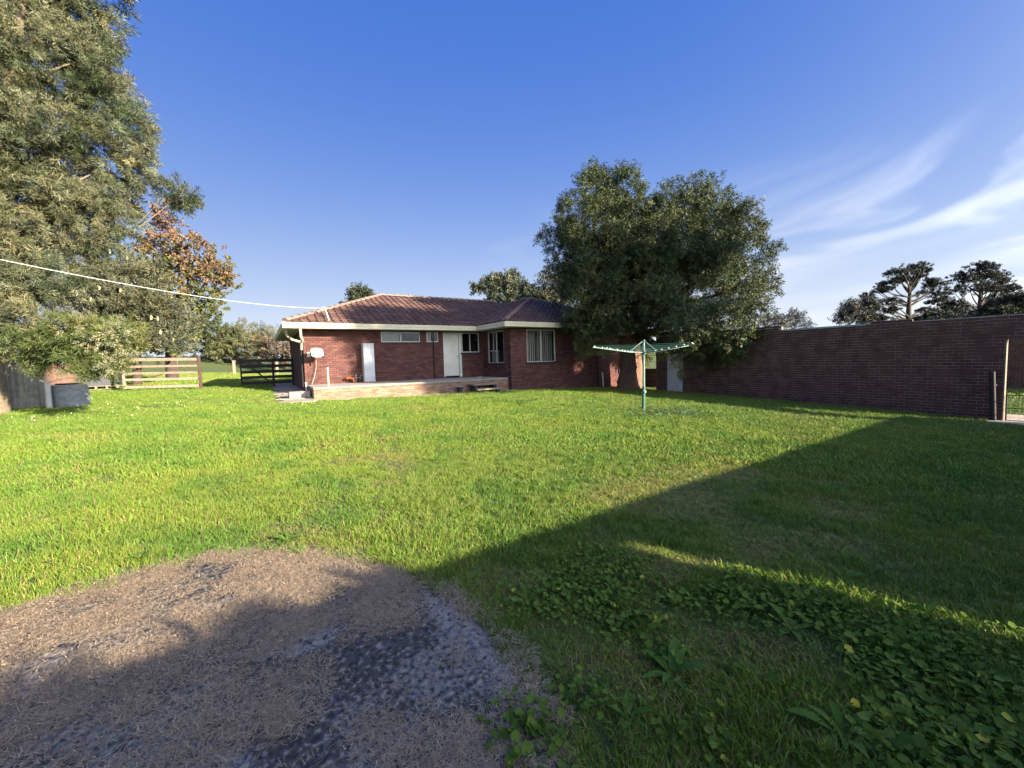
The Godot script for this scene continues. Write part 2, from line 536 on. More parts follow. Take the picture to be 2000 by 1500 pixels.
# ------------------------------------------------------------------ house
func window(parent: Node3D, o: Vector3, u: Vector3, n: Vector3, h: Array, mull: Array, style: String, label := "") -> void:
	var w := group_part("window", parent)
	if label: w.set_meta("label", label)
	var b := Basis(u, Vector3.UP, n)
	var f := MB.new()
	var cy: float = (h[2] + h[3]) / 2
	var hh: float = h[3] - h[2]
	var t := 0.045
	var at := func(s: float, y: float, d: float) -> Vector3: return o + u * s + Vector3.UP * y + n * d
	for s in [h[0] + t / 2, h[1] - t / 2]:
		f.box(at.call(s, cy, -0.05), Vector3(t, hh, 0.06), b)
	for y in [h[2] + t / 2, h[3] - t / 2]:
		f.box(at.call((h[0] + h[1]) / 2, y, -0.05), Vector3(h[1] - h[0] - 2 * t, t, 0.058), b)
	obj(f, "frame", M.alu, w)
	var edges := [h[0] + t]
	for k in mull:
		var s: float = lerpf(h[0], h[1], k)
		var mm := MB.new()
		mm.box(at.call(s, cy, -0.048), Vector3(0.045, hh - 2 * t, 0.05), b)
		obj(mm, "mullion", M.alu, w)
		edges.append(s)
	edges.append(h[1] - t)
	for i in edges.size() - 1:
		var g := MB.new()
		g.box(at.call((edges[i] + edges[i + 1]) / 2, cy, -0.062 - 0.006 * i), Vector3(edges[i + 1] - edges[i], hh - t, 0.005), b)
		obj(g, "pane", M.glass, w)
	if style != "high":
		var sl := MB.new()
		sl.box(at.call((h[0] + h[1]) / 2, h[2] - 0.045, -0.03), Vector3(h[1] - h[0] + 0.16, 0.085, 0.16), b * Basis(Vector3.RIGHT, 0.12))
		obj(sl, "sill", M.sill, w)
	else:
		var sl := MB.new()
		sl.box(at.call((h[0] + h[1]) / 2, h[2] - 0.03, -0.035), Vector3(h[1] - h[0] + 0.04, 0.05, 0.13), b)
		obj(sl, "sill", M.sill, w)
	if style == "slats" or style == "high":
		var x: float = h[0] + 0.1 if style == "slats" else h[0] + 0.05
		var step := 0.115
		if style == "slats":
			while x < h[1] - 0.05:
				var sb := MB.new()
				sb.box(at.call(x, cy, -0.2), Vector3(0.1, hh - 0.1, 0.004), b * Basis(Vector3.UP, rr(0.35, 0.75)))
				obj(sb, "blind_slat", M.blind, w)
				x += step
		else:
			var sb := MB.new()
			sb.box(at.call(lerpf(h[0], h[1], 0.25), cy, -0.16), Vector3((h[1] - h[0]) * 0.46, hh - 0.06, 0.004), b)
			obj(sb, "blind", M.curtain, w)
	if style == "sash":
		var sb := MB.new()
		var mid: float = lerpf(h[0], h[1], 0.53)
		sb.box(at.call((h[0] + mid) / 2, h[2] + hh * 0.39, -0.055), Vector3(mid - h[0] - 0.08, 0.04, 0.05), b)
		sb.box(at.call(lerpf(h[0], mid, 0.62), h[2] + hh * 0.7, -0.056), Vector3(0.035, hh * 0.56, 0.04), b)
		obj(sb, "sash", M.alu, w)
		var cu := MB.new()
		cu.box(at.call((h[0] + mid) / 2, h[2] + hh * 0.22, -0.2), Vector3(mid - h[0] - 0.12, hh * 0.34, 0.006), b)
		obj(cu, "curtain", M.curtain, w)

var tile_mesh: ArrayMesh
const TW := 0.3
const TE := 0.345
func tile_into(mb: MB, o: Vector3, e: Vector3, s: Vector3, n: Vector3, lo: Callable, hi: Callable) -> void:
	# profile across the tile: two rolls and a pan; lo/hi(d) clip its width at up-slope distance d
	var xs := [0.0, 0.025, 0.06, 0.095, 0.16, 0.19, 0.22, 0.25, 0.3]
	var zs := [0.0, 0.05, 0.055, 0.006, 0.004, 0.012, 0.012, 0.004, 0.0]
	var first := mb.v.size()
	for k in 2:
		var up := 0.0 if k == 0 else TE + 0.05
		for i in 9:
			var x: float = xs[i]
			if lo.is_valid():
				x = clampf(x, lo.call(up), hi.call(up))
			var lift := 0.055 if k == 0 else 0.008
			var nn: Vector3 = n
			var sl: float = (zs[mini(i + 1, 8)] - zs[maxi(i - 1, 0)]) / maxf(xs[mini(i + 1, 8)] - xs[maxi(i - 1, 0)], 0.01)
			nn = (n - e * sl * 0.9).normalized()
			mb.vert(o + e * x + s * up + n * (zs[i] + lift), nn, mb.col)
	for i in 8:
		mb.face(first + i, first + i + 1, first + 10 + i); mb.face(first + i, first + 10 + i, first + 9 + i)
	for i in 8:
		var a := mb.v[first + i]; var b := mb.v[first + i + 1]
		mb.quad(a - n * 0.045, b - n * 0.045, b, a)

func tiles(parent: Node3D, o: Vector3, e: Vector3, s: Vector3, n: Vector3, rows: int, lo: Callable, hi: Callable, keep: int) -> void:
	# o: eave start; lo/hi(d): span along e at up-slope distance d
	var list := []
	for r in rows:
		var d := r * TE
		var x := floorf(minf(lo.call(d), lo.call(d + TE)) / TW) * TW
		while x < maxf(hi.call(d), hi.call(d + TE)):
			var whole: bool = x >= maxf(lo.call(d), lo.call(d + TE + 0.05)) and x + TW <= minf(hi.call(d), hi.call(d + TE + 0.05))
			var part: bool = x + TW > minf(lo.call(d), lo.call(d + TE)) and x < maxf(hi.call(d), hi.call(d + TE))
			if part and hi.call(d) > lo.call(d):
				var p := o + e * x + s * d
				list.append([p.distance_squared_to(CAM) + (0.0 if whole else 1e5), x, d, whole])
			x += TW
	list.sort_custom(func(a, b): return a[0] < b[0])
	var rest := MB.new()
	var bs := Basis(e, s, n)
	for i in list.size():
		var t: Array = list[i]
		var tone := clampi(int(rng.randfn(2.5, 1.5)), 0, 5)
		var p: Vector3 = o + e * t[1] + s * t[2]
		if i < keep and t[3]:
			var m := MeshInstance3D.new()
			m.name = "tile"
			m.mesh = tile_mesh
			m.transform = Transform3D(bs, p)
			m.material_override = M["tile_%d" % tone]
			parent.add_child(m, true)
		else:
			rest.col = M["tile_%d" % tone].albedo_color.srgb_to_linear()
			var tx: float = t[1]; var td: float = t[2]
			if t[3]:
				tile_into(rest, p, e, s, n, Callable_none, Callable_none)
			else:
				tile_into(rest, p, e, s, n, func(up): return clampf(lo.call(td + up) - tx, 0.0, TW), func(up): return clampf(hi.call(td + up) - tx, 0.0, TW))
	if rest.v.size():
		tag(obj(rest, "tile_courses", M.tile, parent), "", "", "", "stuff")
var Callable_none: Callable

func caps(parent: Node3D, a: Vector3, b: Vector3, lift := 0.05) -> void:
	var l := a.distance_to(b)
	var k := int(l / 0.38)
	var t := (b - a) / l
	var x := t.cross(Vector3.UP).normalized()
	var up := x.cross(t).normalized()
	for i in k:
		var p0 := a + t * (l * i / k) + up * (lift + 0.022)
		var p1 := a + t * (l * (i + 1) / k + 0.03) + up * lift
		var mb := MB.new()
		var first := 0
		for q in 2:
			var c: Vector3 = p0 if q == 0 else p1
			var r := 0.13 if q == 0 else 0.115
			for s in 9:
				var an := PI * (s / 8.0)
				var d := x * cos(an) + up * sin(an) * 0.75
				mb.vert(c + d * r - up * 0.03, d, Color.WHITE * rr(0.9, 1.08))
		for s in 8:
			mb.face(s, s + 10, s + 1); mb.face(s, s + 9, s + 10)
		for s in 8:
			mb.tri(p0 - up * 0.03, mb.v[s + 1], mb.v[s])
		obj(mb, "ridge_cap", M.tile_cap, parent)

func sweep(path: Array, prof: Array, closed: bool) -> MB: # path: Vector2 plan points, outward side on the left of travel; prof: [out, y]
	var mb := MB.new()
	var m := path.size()
	var off := []
	for i in m:
		var p: Vector2 = path[i]
		var a: Vector2 = (p - path[(i - 1 + m) % m]).normalized()
		var b: Vector2 = (path[(i + 1) % m] - p).normalized()
		var na := Vector2(a.y, -a.x); var nb := Vector2(b.y, -b.x)
		var k := (na + nb)
		k = k / maxf(k.dot(na), 0.2)
		off.append(k)
	for i in (m if closed else m - 1):
		var j := (i + 1) % m
		for q in prof.size() - 1:
			var a := Vector3(path[i].x + off[i].x * prof[q][0], prof[q][1], path[i].y + off[i].y * prof[q][0])
			var b := Vector3(path[j].x + off[j].x * prof[q][0], prof[q][1], path[j].y + off[j].y * prof[q][0])
			var c := Vector3(path[j].x + off[j].x * prof[q + 1][0], prof[q + 1][1], path[j].y + off[j].y * prof[q + 1][0])
			var d := Vector3(path[i].x + off[i].x * prof[q + 1][0], prof[q + 1][1], path[i].y + off[i].y * prof[q + 1][0])
			mb.quad(a, b, c, d)
	return mb

func build_house() -> void:
	var hs := thing("brick_house", "low red brick house with brown tiled hip roof and cream gutters", "house", Vector3.ZERO)
	var X := Vector3.RIGHT; var Z := Vector3(0, 0, 1)
	var flat := func(_s): return 3.03
	var WT := 2.97
	# --- walls
	var ho := [[3.12, 4.92, 2.5, WT], [5.24, 5.84, 2.5, WT], [6.07, 7.04, 0.76, WT], [7.06, 8.04, 1.98, WT]]
	var fo := Vector3(1.5, 0, -18.4)
	var wf := obj(wall_body(fo, X, Z, 8.25, -0.3, 3.03, ho, 0.24), "wall", M.mortar_dark, hs)
	brickwork(wf, fo, X, Z, 8.25, 0.674, flat, ho, "house", 200)
	var wo := Vector3(9.75, 0, -15.7)
	var hw := [[0.9, 2.6, 1.41, WT]]
	var ww := obj(wall_body(wo, X, Z, 7.45, -0.4, 3.03, hw, 0.24), "wall", M.mortar_dark, hs)
	brickwork(ww, wo, X, Z, 7.45, -0.2, flat, hw, "house", 90)
	# wing side wall faces -x; s runs from the inner corner towards the lawn
	var so := Vector3(9.75, 0, -18.4)
	var hd := [[0.52, 2.08, 1.41, WT]]
	var ws := obj(wall_body(so + Z * 0.007, Z, -X, 2.686, -0.3, 3.03, hd, 0.24), "wall", M.mortar_dark, hs)
	brickwork(ws, so, Z, -X, 2.69, -0.2, flat, hd, "house", 10)
	var lo_ := Vector3(1.5, 0, -27.0)
	var wl := obj(wall_body(lo_, Z, -X, 8.35, -0.3, 3.03, [], 0.24), "wall", M.mortar_dark, hs)
	brickwork(wl, lo_, Z, -X, 8.6, 0.0, flat, [], "house", 0)
	var bk := MB.new()
	bk.box(Vector3(9.35, 1.4, -26.9), Vector3(15.2, 3.26, 0.2)); bk.box(Vector3(17.1, 1.4, -21.4), Vector3(0.2, 3.26, 10.9))
	obj(bk, "wall", M.mortar_dark, hs)
	var fl := MB.new()
	fl.box(Vector3(9.3, 0.68, -22.6), Vector3(15.1, 0.08, 8.1)); fl.box(Vector3(13.5, 0.68, -17.2), Vector3(6.9, 0.08, 2.6))
	obj(fl, "floor", M.plaster, hs)
	var pt := MB.new()
	pt.box(Vector3(5.8, 1.9, -21.8), Vector3(8.0, 2.3, 0.1)); pt.box(Vector3(13.5, 1.9, -19.6), Vector3(6.9, 2.3, 0.1)); pt.box(Vector3(9.9, 1.9, -20.6), Vector3(0.1, 2.3, 2.0))
	obj(pt, "partition", M.plaster, hs)
	window(hs, fo, X, Z, ho[0], [0.5], "high", "long narrow window under the eave with a grey blind")
	window(hs, fo, X, Z, ho[1], [], "high", "small square window under the eave")
	window(hs, fo, X, Z, ho[3], [0.48], "plain", "two-pane dark window beside the white door")
	window(hs, so, Z, -X, hd[0], [0.53], "sash", "window in the side of the wing with a half curtain")
	window(hs, wo, X, Z, hw[0], [0.49], "slats", "large two-pane window with vertical blinds")
	# --- door
	var dr := group_part("door", hs)
	dr.set_meta("label", "plain white back door")
	var df := MB.new()
	df.box(fo + Vector3(6.095, 1.87, -0.04), Vector3(0.05, 2.19, 0.1)); df.box(fo + Vector3(6.97, 1.87, -0.04), Vector3(0.13, 2.19, 0.1)); df.box(fo + Vector3(6.52, 2.945, -0.04), Vector3(0.8, 0.045, 0.1))
	obj(df, "frame", M.door_white, dr)
	var dl := MB.new()
	dl.bbox(fo + Vector3(6.505, 1.87, -0.07), Vector3(0.77, 2.06, 0.04), 0.004)
	obj(dl, "leaf", M.door_white, dr)
	var dh := MB.new()
	dh.tube([fo + Vector3(6.83, 1.8, -0.05), fo + Vector3(6.83, 1.8, 0.02)], [0.02, 0.03], 8)
	obj(dh, "handle", M.steel, dr)
	# --- roof
	var P := 0.405
	var cl := sqrt(1.0 + P * P)
	var E := 3.24
	var L := 0.78; var R := 17.9; var F := -17.7; var B := -27.6; var WL := 9.05; var WF := -15.0
	var hg := (F - B) / 2; var wg := (R - WL) / 2
	var at := func(x: float, d: float, z: float) -> Vector3: return Vector3(x, E + P * d - 0.01, z)
	var rf := group_part("roof", hs)
	var ub := MB.new()
	ub.col = Color(0.1, 0.05, 0.042)
	ub.quad(at.call(L, 0, F), at.call(R, 0, F), at.call(R - hg, hg, F - hg), at.call(L + hg, hg, F - hg))
	ub.quad(at.call(R, 0, B), at.call(L, 0, B), at.call(L + hg, hg, B + hg), at.call(R - hg, hg, B + hg))
	ub.tri(at.call(L, 0, B), at.call(L, 0, F), at.call(L + hg, hg, F - hg))
	ub.tri(at.call(R, 0, F), at.call(R, 0, B), at.call(R - hg, hg, F - hg))
	var tip: Vector3 = at.call(WL + wg, wg, WF - wg)
	var rb: Vector3 = at.call(WL + wg, wg, F - wg)
	ub.tri(at.call(WL, 0, WF), at.call(R, 0, WF), tip)
	ub.quad(at.call(WL, 0, F), at.call(WL, 0, WF), tip, rb)
	ub.quad(at.call(R, 0, WF), at.call(R, 0, F), rb, tip)
	obj(ub, "roof_deck", M.tile, rf)
	var tm := MB.new()
	tile_into(tm, Vector3.ZERO, X, Vector3.UP, Z, Callable_none, Callable_none)
	tile_mesh = tm.mesh()
	var sf := Vector3(0, P, -1).normalized(); var nf := Vector3(0, 1, P).normalized()
	tiles(rf, Vector3(L, E, F), X, sf, nf, int(hg * cl / TE), func(d): return d / cl, func(d): return (WL - L) + d / cl, 180)
	tiles(rf, Vector3(WL, E, WF), X, sf, nf, int(wg * cl / TE), func(d): return d / cl, func(d): return (R - WL) - d / cl, 80)
	# wing's side slope: eave runs from the inner corner to the front corner
	var ss := Vector3(1, P, 0).normalized(); var ns := Vector3(-P, 1, 0).normalized()
	tiles(rf, Vector3(WL, E, F), Z, ss, ns, int(wg * cl / TE), func(d): return -d / cl, func(d): return (WF - F) - d / cl, 35)
	caps(rf, at.call(L + 0.1, 0.1, F - 0.1), at.call(L + hg, hg, F - hg))
	caps(rf, at.call(L + hg, hg, F - hg), at.call(R - hg, hg, F - hg))
	caps(rf, at.call(WL + 0.1, 0.1, WF - 0.1), tip)
	caps(rf, at.call(R - 0.1, 0.1, WF - 0.1), tip)
	caps(rf, tip, rb)
	# --- gutter, soffit, downpipes
	var path := [Vector2(L, B), Vector2(L, F), Vector2(WL, F), Vector2(WL, WF), Vector2(R, WF), Vector2(R, B)]
	path.reverse()
	var gp := [[-0.14, 3.02], [0.0, 3.02], [0.008, 3.03], [0.008, 3.1], [-0.012, 3.108], [-0.012, 3.122], [0.014, 3.13], [0.014, 3.2], [0.02, 3.212], [0.02, 3.235], [0.0, 3.245], [-0.02, 3.235], [-0.02, 3.15], [-0.13, 3.15], [-0.14, 3.3]]
	obj(sweep(path, gp, true), "gutter", M.cream, hs)
	var sp := MB.new()
	sp.box(Vector3(1.19, 3.045, -22.65), Vector3(0.6, 0.02, 9.7)); sp.box(Vector3(5.6, 3.045, -18.1), Vector3(8.2, 0.02, 0.6)); sp.box(Vector3(9.45, 3.045, -16.6), Vector3(0.6, 0.02, 2.96)); sp.box(Vector3(13.75, 3.045, -15.4), Vector3(8.0, 0.02, 0.6))
	sp.box(Vector3(9.4, 3.07, -22.6), Vector3(15.6, 0.02, 8.4)); sp.box(Vector3(13.5, 3.07, -17.1), Vector3(7.2, 0.02, 2.6))
	obj(sp, "soffit", M.soffit, hs)
	var dp := MB.new()
	dp.tube([Vector3(1.38, 3.04, -17.78), Vector3(1.38, 2.72, -17.8), Vector3(1.46, 2.55, -18.1), Vector3(1.44, 2.5, -18.45), Vector3(1.44, 2.2, -18.5)], [0.05, 0.05, 0.05, 0.05, 0.05], 8)
	obj(dp, "downpipe", M.cream, hs)
	dp = MB.new()
	dp.tube([Vector3(0.9, 3.04, -18.3), Vector3(0.92, 2.8, -18.4), Vector3(1.1, 2.62, -18.5), Vector3(1.42, 2.52, -18.55)], [0.05, 0.05, 0.05, 0.05], 8)
	obj(dp, "downpipe", M.soffit, hs)
	dp = MB.new()
	dp.tube([Vector3(1.43, 2.2, -18.55), Vector3(1.43, 0.3, -18.55)], [0.045, 0.045], 8)
	obj(dp, "downpipe", M.black, hs)
	dp = MB.new()
	dp.tube([fo + Vector3(5.56, 0.72, 0.06), fo + Vector3(5.56, 2.3, 0.06), fo + Vector3(5.56, 2.5, 0.05), fo + Vector3(5.56, 3.0, 0.05)], [0.028, 0.028, 0.028, 0.028], 8)
	tag(obj(dp, "drainpipe", M.black, hs), "thin black drainpipe on the back wall", "")
	dp = MB.new()
	dp.tube([Vector3(15.15, -0.2, -15.62), Vector3(15.05, 1.55, -15.62)], [0.05, 0.05], 8)
	obj(dp, "drainpipe", M.black, hs)
	dp = MB.new()
	dp.tube([Vector3(15.38, -0.25, -15.5), Vector3(15.3, 0.75, -15.5)], [0.035, 0.035], 8)
	obj(dp, "vent_pipe", M.white, hs)
	var vn := MB.new()
	for i in 3:
		vn.box(fo + Vector3(4.36 + i * 0.13, 1.06, 0.002), Vector3(0.1, 0.04, 0.012))
	obj(vn, "wall_vent", M.black, hs)
	# --- terrace
	var te := thing("brick_terrace", "weathered orange brick terrace with concrete top along the house", "terrace", Vector3.ZERO)
	var to := Vector3(1.55, 0, -15.95)
	var tl := func(_s): return 0.69
	var hole := [[6.1, 7.1, -0.3, 0.64]]
	obj(wall_body(to, X, Z, 8.19, -0.2, 0.69, [], 0.24), "wall", M.mortar_pale, te)
	brickwork(te, to, X, Z, 8.19, -0.09, tl, [], "terrace", 190)
	var ts := Vector3(1.55, 0, -18.16)
	obj(wall_body(ts, Z, -X, 1.97, -0.2, 0.69, [], 0.2), "wall", M.mortar_pale, te)
	brickwork(te, ts, Z, -X, 2.2, -0.09, tl, [], "terrace", 40)
	var sb := MB.new()
	for i in 7:
		sb.bbox(Vector3(1.53 + 1.17 * (i + 0.5), 0.725 - 0.004 * i, -17.14), Vector3(1.16, 0.07, 2.44), 0.01)
	obj(sb, "slab", M.concrete, te)
	var st := MB.new()
	st.bbox(Vector3(8.2, 0.53, -15.62), Vector3(1.15, 0.06, 0.6), 0.008); obj(st, "step", M.timber_pale, te)
	st = MB.new()
	st.bbox(Vector3(8.3, 0.33, -15.35), Vector3(1.2, 0.06, 0.42), 0.008); obj(st, "step", M.timber_pale, te)
	for s in [7.75, 8.68]:
		st = MB.new(); st.box(Vector3(s, 0.22, -15.58), Vector3(0.12, 0.55, 0.5)); obj(st, "step_support", M.timber_dark, te)
	for s in [7.85, 8.75]:
		st = MB.new(); st.box(Vector3(s, 0.15, -15.3), Vector3(0.1, 0.32, 0.28)); obj(st, "step_support", M.timber_dark, te)

func build_house_fittings() -> void:
	# hot water unit
	var h := thing("water_heater", "tall white hot water cabinet against the brick wall", "water heater", Vector3(3.97, 0.76, -18.19))
	var mb := MB.new(); mb.bbox(Vector3(0, 0.84, 0), Vector3(0.45, 1.6, 0.4), 0.015); obj(mb, "cabinet", M.cabinet, h)
	mb = MB.new(); mb.bbox(Vector3(0, 1.655, 0.01), Vector3(0.47, 0.03, 0.43), 0.01); obj(mb, "lid", M.white, h)
	mb = MB.new(); mb.box(Vector3(0, 0.85, 0.203), Vector3(0.41, 1.35, 0.012)); mb.box(Vector3(0, 1.55, 0.203), Vector3(0.41, 0.02, 0.01)); obj(mb, "front_panel", M.cabinet, h)
	mb = MB.new(); mb.box(Vector3(0, 0.02, 0), Vector3(0.48, 0.04, 0.42)); obj(mb, "base", M.concrete, h)
	mb = MB.new(); mb.tube([Vector3(-0.23, 0.3, 0), Vector3(-0.34, 0.3, -0.02), Vector3(-0.36, 0.12, -0.1)], [0.014, 0.014, 0.014], 6); obj(mb, "pipe", M.steel, h)
	# satellite dish
	var d := thing("satellite_dish", "small white satellite dish bolted to the sunlit brick wall", "dish", Vector3(1.93, 2.05, -17.92))
	mb = MB.new()
	var nrm := Vector3(0.28, 0.32, 1).normalized()
	var bs := Basis.looking_at(-nrm, Vector3.UP)
	for side in 2:
		var first := mb.v.size()
		for r in 5:
			for s in 21:
				var a := TAU * s / 20.0
				var q := pow(absf(cos(a)), 4.0) + pow(absf(sin(a)), 4.0)
				var sc := pow(q, -0.25) * r / 4.0
				var p := Vector3(cos(a) * 0.235 * sc, sin(a) * 0.19 * sc, 0.045 * (r / 4.0) * (r / 4.0) - side * 0.012)
				mb.vert(bs * p, (bs * Vector3(-p.x * 0.8, -p.y * 0.8, 1).normalized()) * (1.0 if side == 0 else -1.0), Color.WHITE)
		for r in 4:
			for s in 20:
				var a := first + r * 21 + s
				if side == 0:
					mb.face(a, a + 21, a + 22); mb.face(a, a + 22, a + 1)
				else:
					mb.face(a, a + 22, a + 21); mb.face(a, a + 1, a + 22)
	obj(mb, "reflector", M.white, d)
	mb = MB.new(); mb.tube([Vector3(0, -0.1, -0.02), Vector3(0.12, -0.2, 0.16), Vector3(0.21, -0.2, 0.26)], [0.012, 0.012, 0.012], 6); obj(mb, "arm", M.steel, d)
	mb = MB.new(); mb.tube([Vector3(0.2, -0.2, 0.28), Vector3(0.17, -0.14, 0.2)], [0.03, 0.022], 8); obj(mb, "receiver", M.black, d)
	mb = MB.new(); mb.tube([Vector3(0, -0.02, -0.02), Vector3(-0.02, -0.05, -0.2), Vector3(-0.2, -0.12, -0.3), Vector3(-0.26, -0.05, -0.47)], [0.02, 0.02, 0.02, 0.02], 8); mb.box(Vector3(-0.26, -0.05, -0.47), Vector3(0.1, 0.2, 0.02)); obj(mb, "bracket", M.white, d)
	for k in 2:
		var cable := MB.new()
		var x := -0.06 + 0.07 * k
		cable.tube([Vector3(x, -0.25, -0.35), Vector3(x - 0.02, -0.6, -0.45), Vector3(x - 0.1, -1.0, -0.46), Vector3(x - 0.22, -1.28, -0.4)], [0.008, 0.008, 0.008, 0.008], 5)
		obj(cable, "cable", M.black if k == 0 else M.pvc, d)
	# standpipe, tap, conduit
	var s := thing("standpipe", "thin cream standpipe on the terrace edge near the dish", "pipe", Vector3(2.1, 0.74, -16.35))
	mb = MB.new(); mb.tube([Vector3(0, 0, 0), Vector3(-0.01, 0.74, 0.02)], [0.032, 0.032], 8); obj(mb, "pipe", M.pvc, s)
	mb = MB.new(); mb.tube([Vector3(-0.01, 0.74, 0.02), Vector3(-0.01, 0.77, 0.02)], [0.036, 0.03], 8); obj(mb, "cap", M.black, s)
	var g := thing("gas_valve", "orange gas valve fitting low on the wall beside the heater", "valve", Vector3(3.2, 0.76, -18.2))
	mb = MB.new(); mb.tube([Vector3(-0.16, 0.2, 0.02), Vector3(-0.02, 0.22, 0), Vector3(0.12, 0.17, 0), Vector3(0.14, 0.05, 0)], [0.05, 0.06, 0.045, 0.05], 8); obj(mb, "body", M.orange, g)
	mb = MB.new(); mb.tube([Vector3(0.12, 0.2, 0), Vector3(0.42, 0.22, 0.02)], [0.014, 0.014], 6); mb.tube([Vector3(0.22, 0.0, 0), Vector3(0.24, 0.36, 0)], [0.014, 0.014], 6); obj(mb, "pipe", M.steel, g)
	var c := thing("conduit", "white conduit stub at the shaded house corner", "pipe", Vector3(1.5, 0.3, -17.95))
	mb = MB.new(); mb.tube([Vector3(-0.02, 0.0, 0), Vector3(-0.02, 0.55, 0)], [0.03, 0.03], 8); obj(mb, "pipe", M.pvc, c)
	mb = MB.new(); mb.box(Vector3(-0.02, 0.56, 0), Vector3(0.07, 0.05, 0.07)); obj(mb, "cap", M.white, c)
	var bl := thing("concrete_block", "loose concrete block on the path at the house corner", "block", Vector3(1.15, gy(1.1, -16.9) + 0.04, -16.9))
	mb = MB.new(); mb.bbox(Vector3(0, 0.1, 0), Vector3(0.7, 0.2, 0.6), 0.02); obj(mb, "block", M.concrete, bl)
	var rg := thing("white_rag", "crumpled white rag lying on the terrace below the side window", "rag", Vector3(8.95, 0.737, -17.3), 0.4)
	mb = MB.new()
	var rid := []
	for j in 6:
		for i in 9:
			var px := (i - 4) * 0.05; var pz := (j - 2.5) * 0.045
			var e := maxf(0.0, 1.0 - Vector2(px / 0.2, pz / 0.11).length())
			rid.append(mb.vert(Vector3(px, 0.004 + 0.05 * sqrt(e) * (0.55 + 0.9 * absf(fine.get_noise_2d(px * 260, pz * 260))), pz), Vector3.UP, Color.WHITE))
	for j in 5:
		for i in 8:
			var q := j * 9 + i
			mb.face(rid[q], rid[q + 9], rid[q + 10]); mb.face(rid[q], rid[q + 10], rid[q + 1])
	mb.smooth(); obj(mb, "cloth", M.white, rg)
	var bu := thing("dark_bucket", "small dark bucket with a pale rim against the terrace front", "bucket", Vector3(7.15, gy(7.15, -15.7) + 0.02, -15.72))
	mb = MB.new(); mb.tube([Vector3(0, 0, 0), Vector3(0, 0.26, 0)], [0.09, 0.125], 14); obj(mb, "pail", M.black, bu)
	mb = MB.new(); mb.tube([Vector3(0, 0.255, 0), Vector3(0, 0.28, 0)], [0.135, 0.135], 14); obj(mb, "rim", M.galv, bu)
	mb = MB.new(); mb.tube([Vector3(-0.13, 0.27, 0), Vector3(-0.09, 0.36, 0.05), Vector3(0.09, 0.36, 0.05), Vector3(0.13, 0.27, 0)], [0.006, 0.006, 0.006, 0.006], 5); obj(mb, "handle", M.steel, bu)
	# overhead service line and its mast on the roof
	var ms := thing("service_mast", "white bent service mast rising from the roof tiles", "mast", Vector3(2.45, 3.25, -17.85))
	mb = MB.new(); mb.tube([Vector3(0.02, -0.05, 0.05), Vector3(-0.06, 0.66, -0.55), Vector3(-0.1, 0.72, -0.66), Vector3(-0.16, 0.68, -0.7), Vector3(-0.16, 0.56, -0.62)], [0.03, 0.03, 0.03, 0.028, 0.025], 8); obj(mb, "mast", M.white, ms)
	mb = MB.new(); mb.box(Vector3(-0.2, 0.68, -0.7), Vector3(0.1, 0.05, 0.05)); obj(mb, "insulator", M.black, ms)
	var ln := MB.new()
	var A := Vector3(2.3, 3.93, -18.58); var Bp := Vector3(-13, 6.0, 1.8)
	var pts := []; var rad := []
	for i in 31:
		var t := i / 30.0
		var p := A.lerp(Bp, t)
		p.y -= 4.0 * 1.25 * t * (1.0 - t)
		pts.append(p); rad.append(0.0075)
	ln.tube(pts, rad, 6)
	tag(obj(ln, "power_line", M.white), "white overhead power line sloping to the house roof", "cable")
	var po := thing("power_pole", "timber power pole carrying the overhead line", "pole", Vector3(-13.1, gy(-13, 1.8) - 0.3, 1.9))
	mb = MB.new(); mb.tube([Vector3.ZERO, Vector3(0, 7.0, 0)], [0.15, 0.11], 10); obj(mb, "post", M.bark_pale, po)
	mb = MB.new(); mb.box(Vector3(0, 6.4, 0), Vector3(1.6, 0.1, 0.1)); obj(mb, "crossarm", M.timber_pale, po)

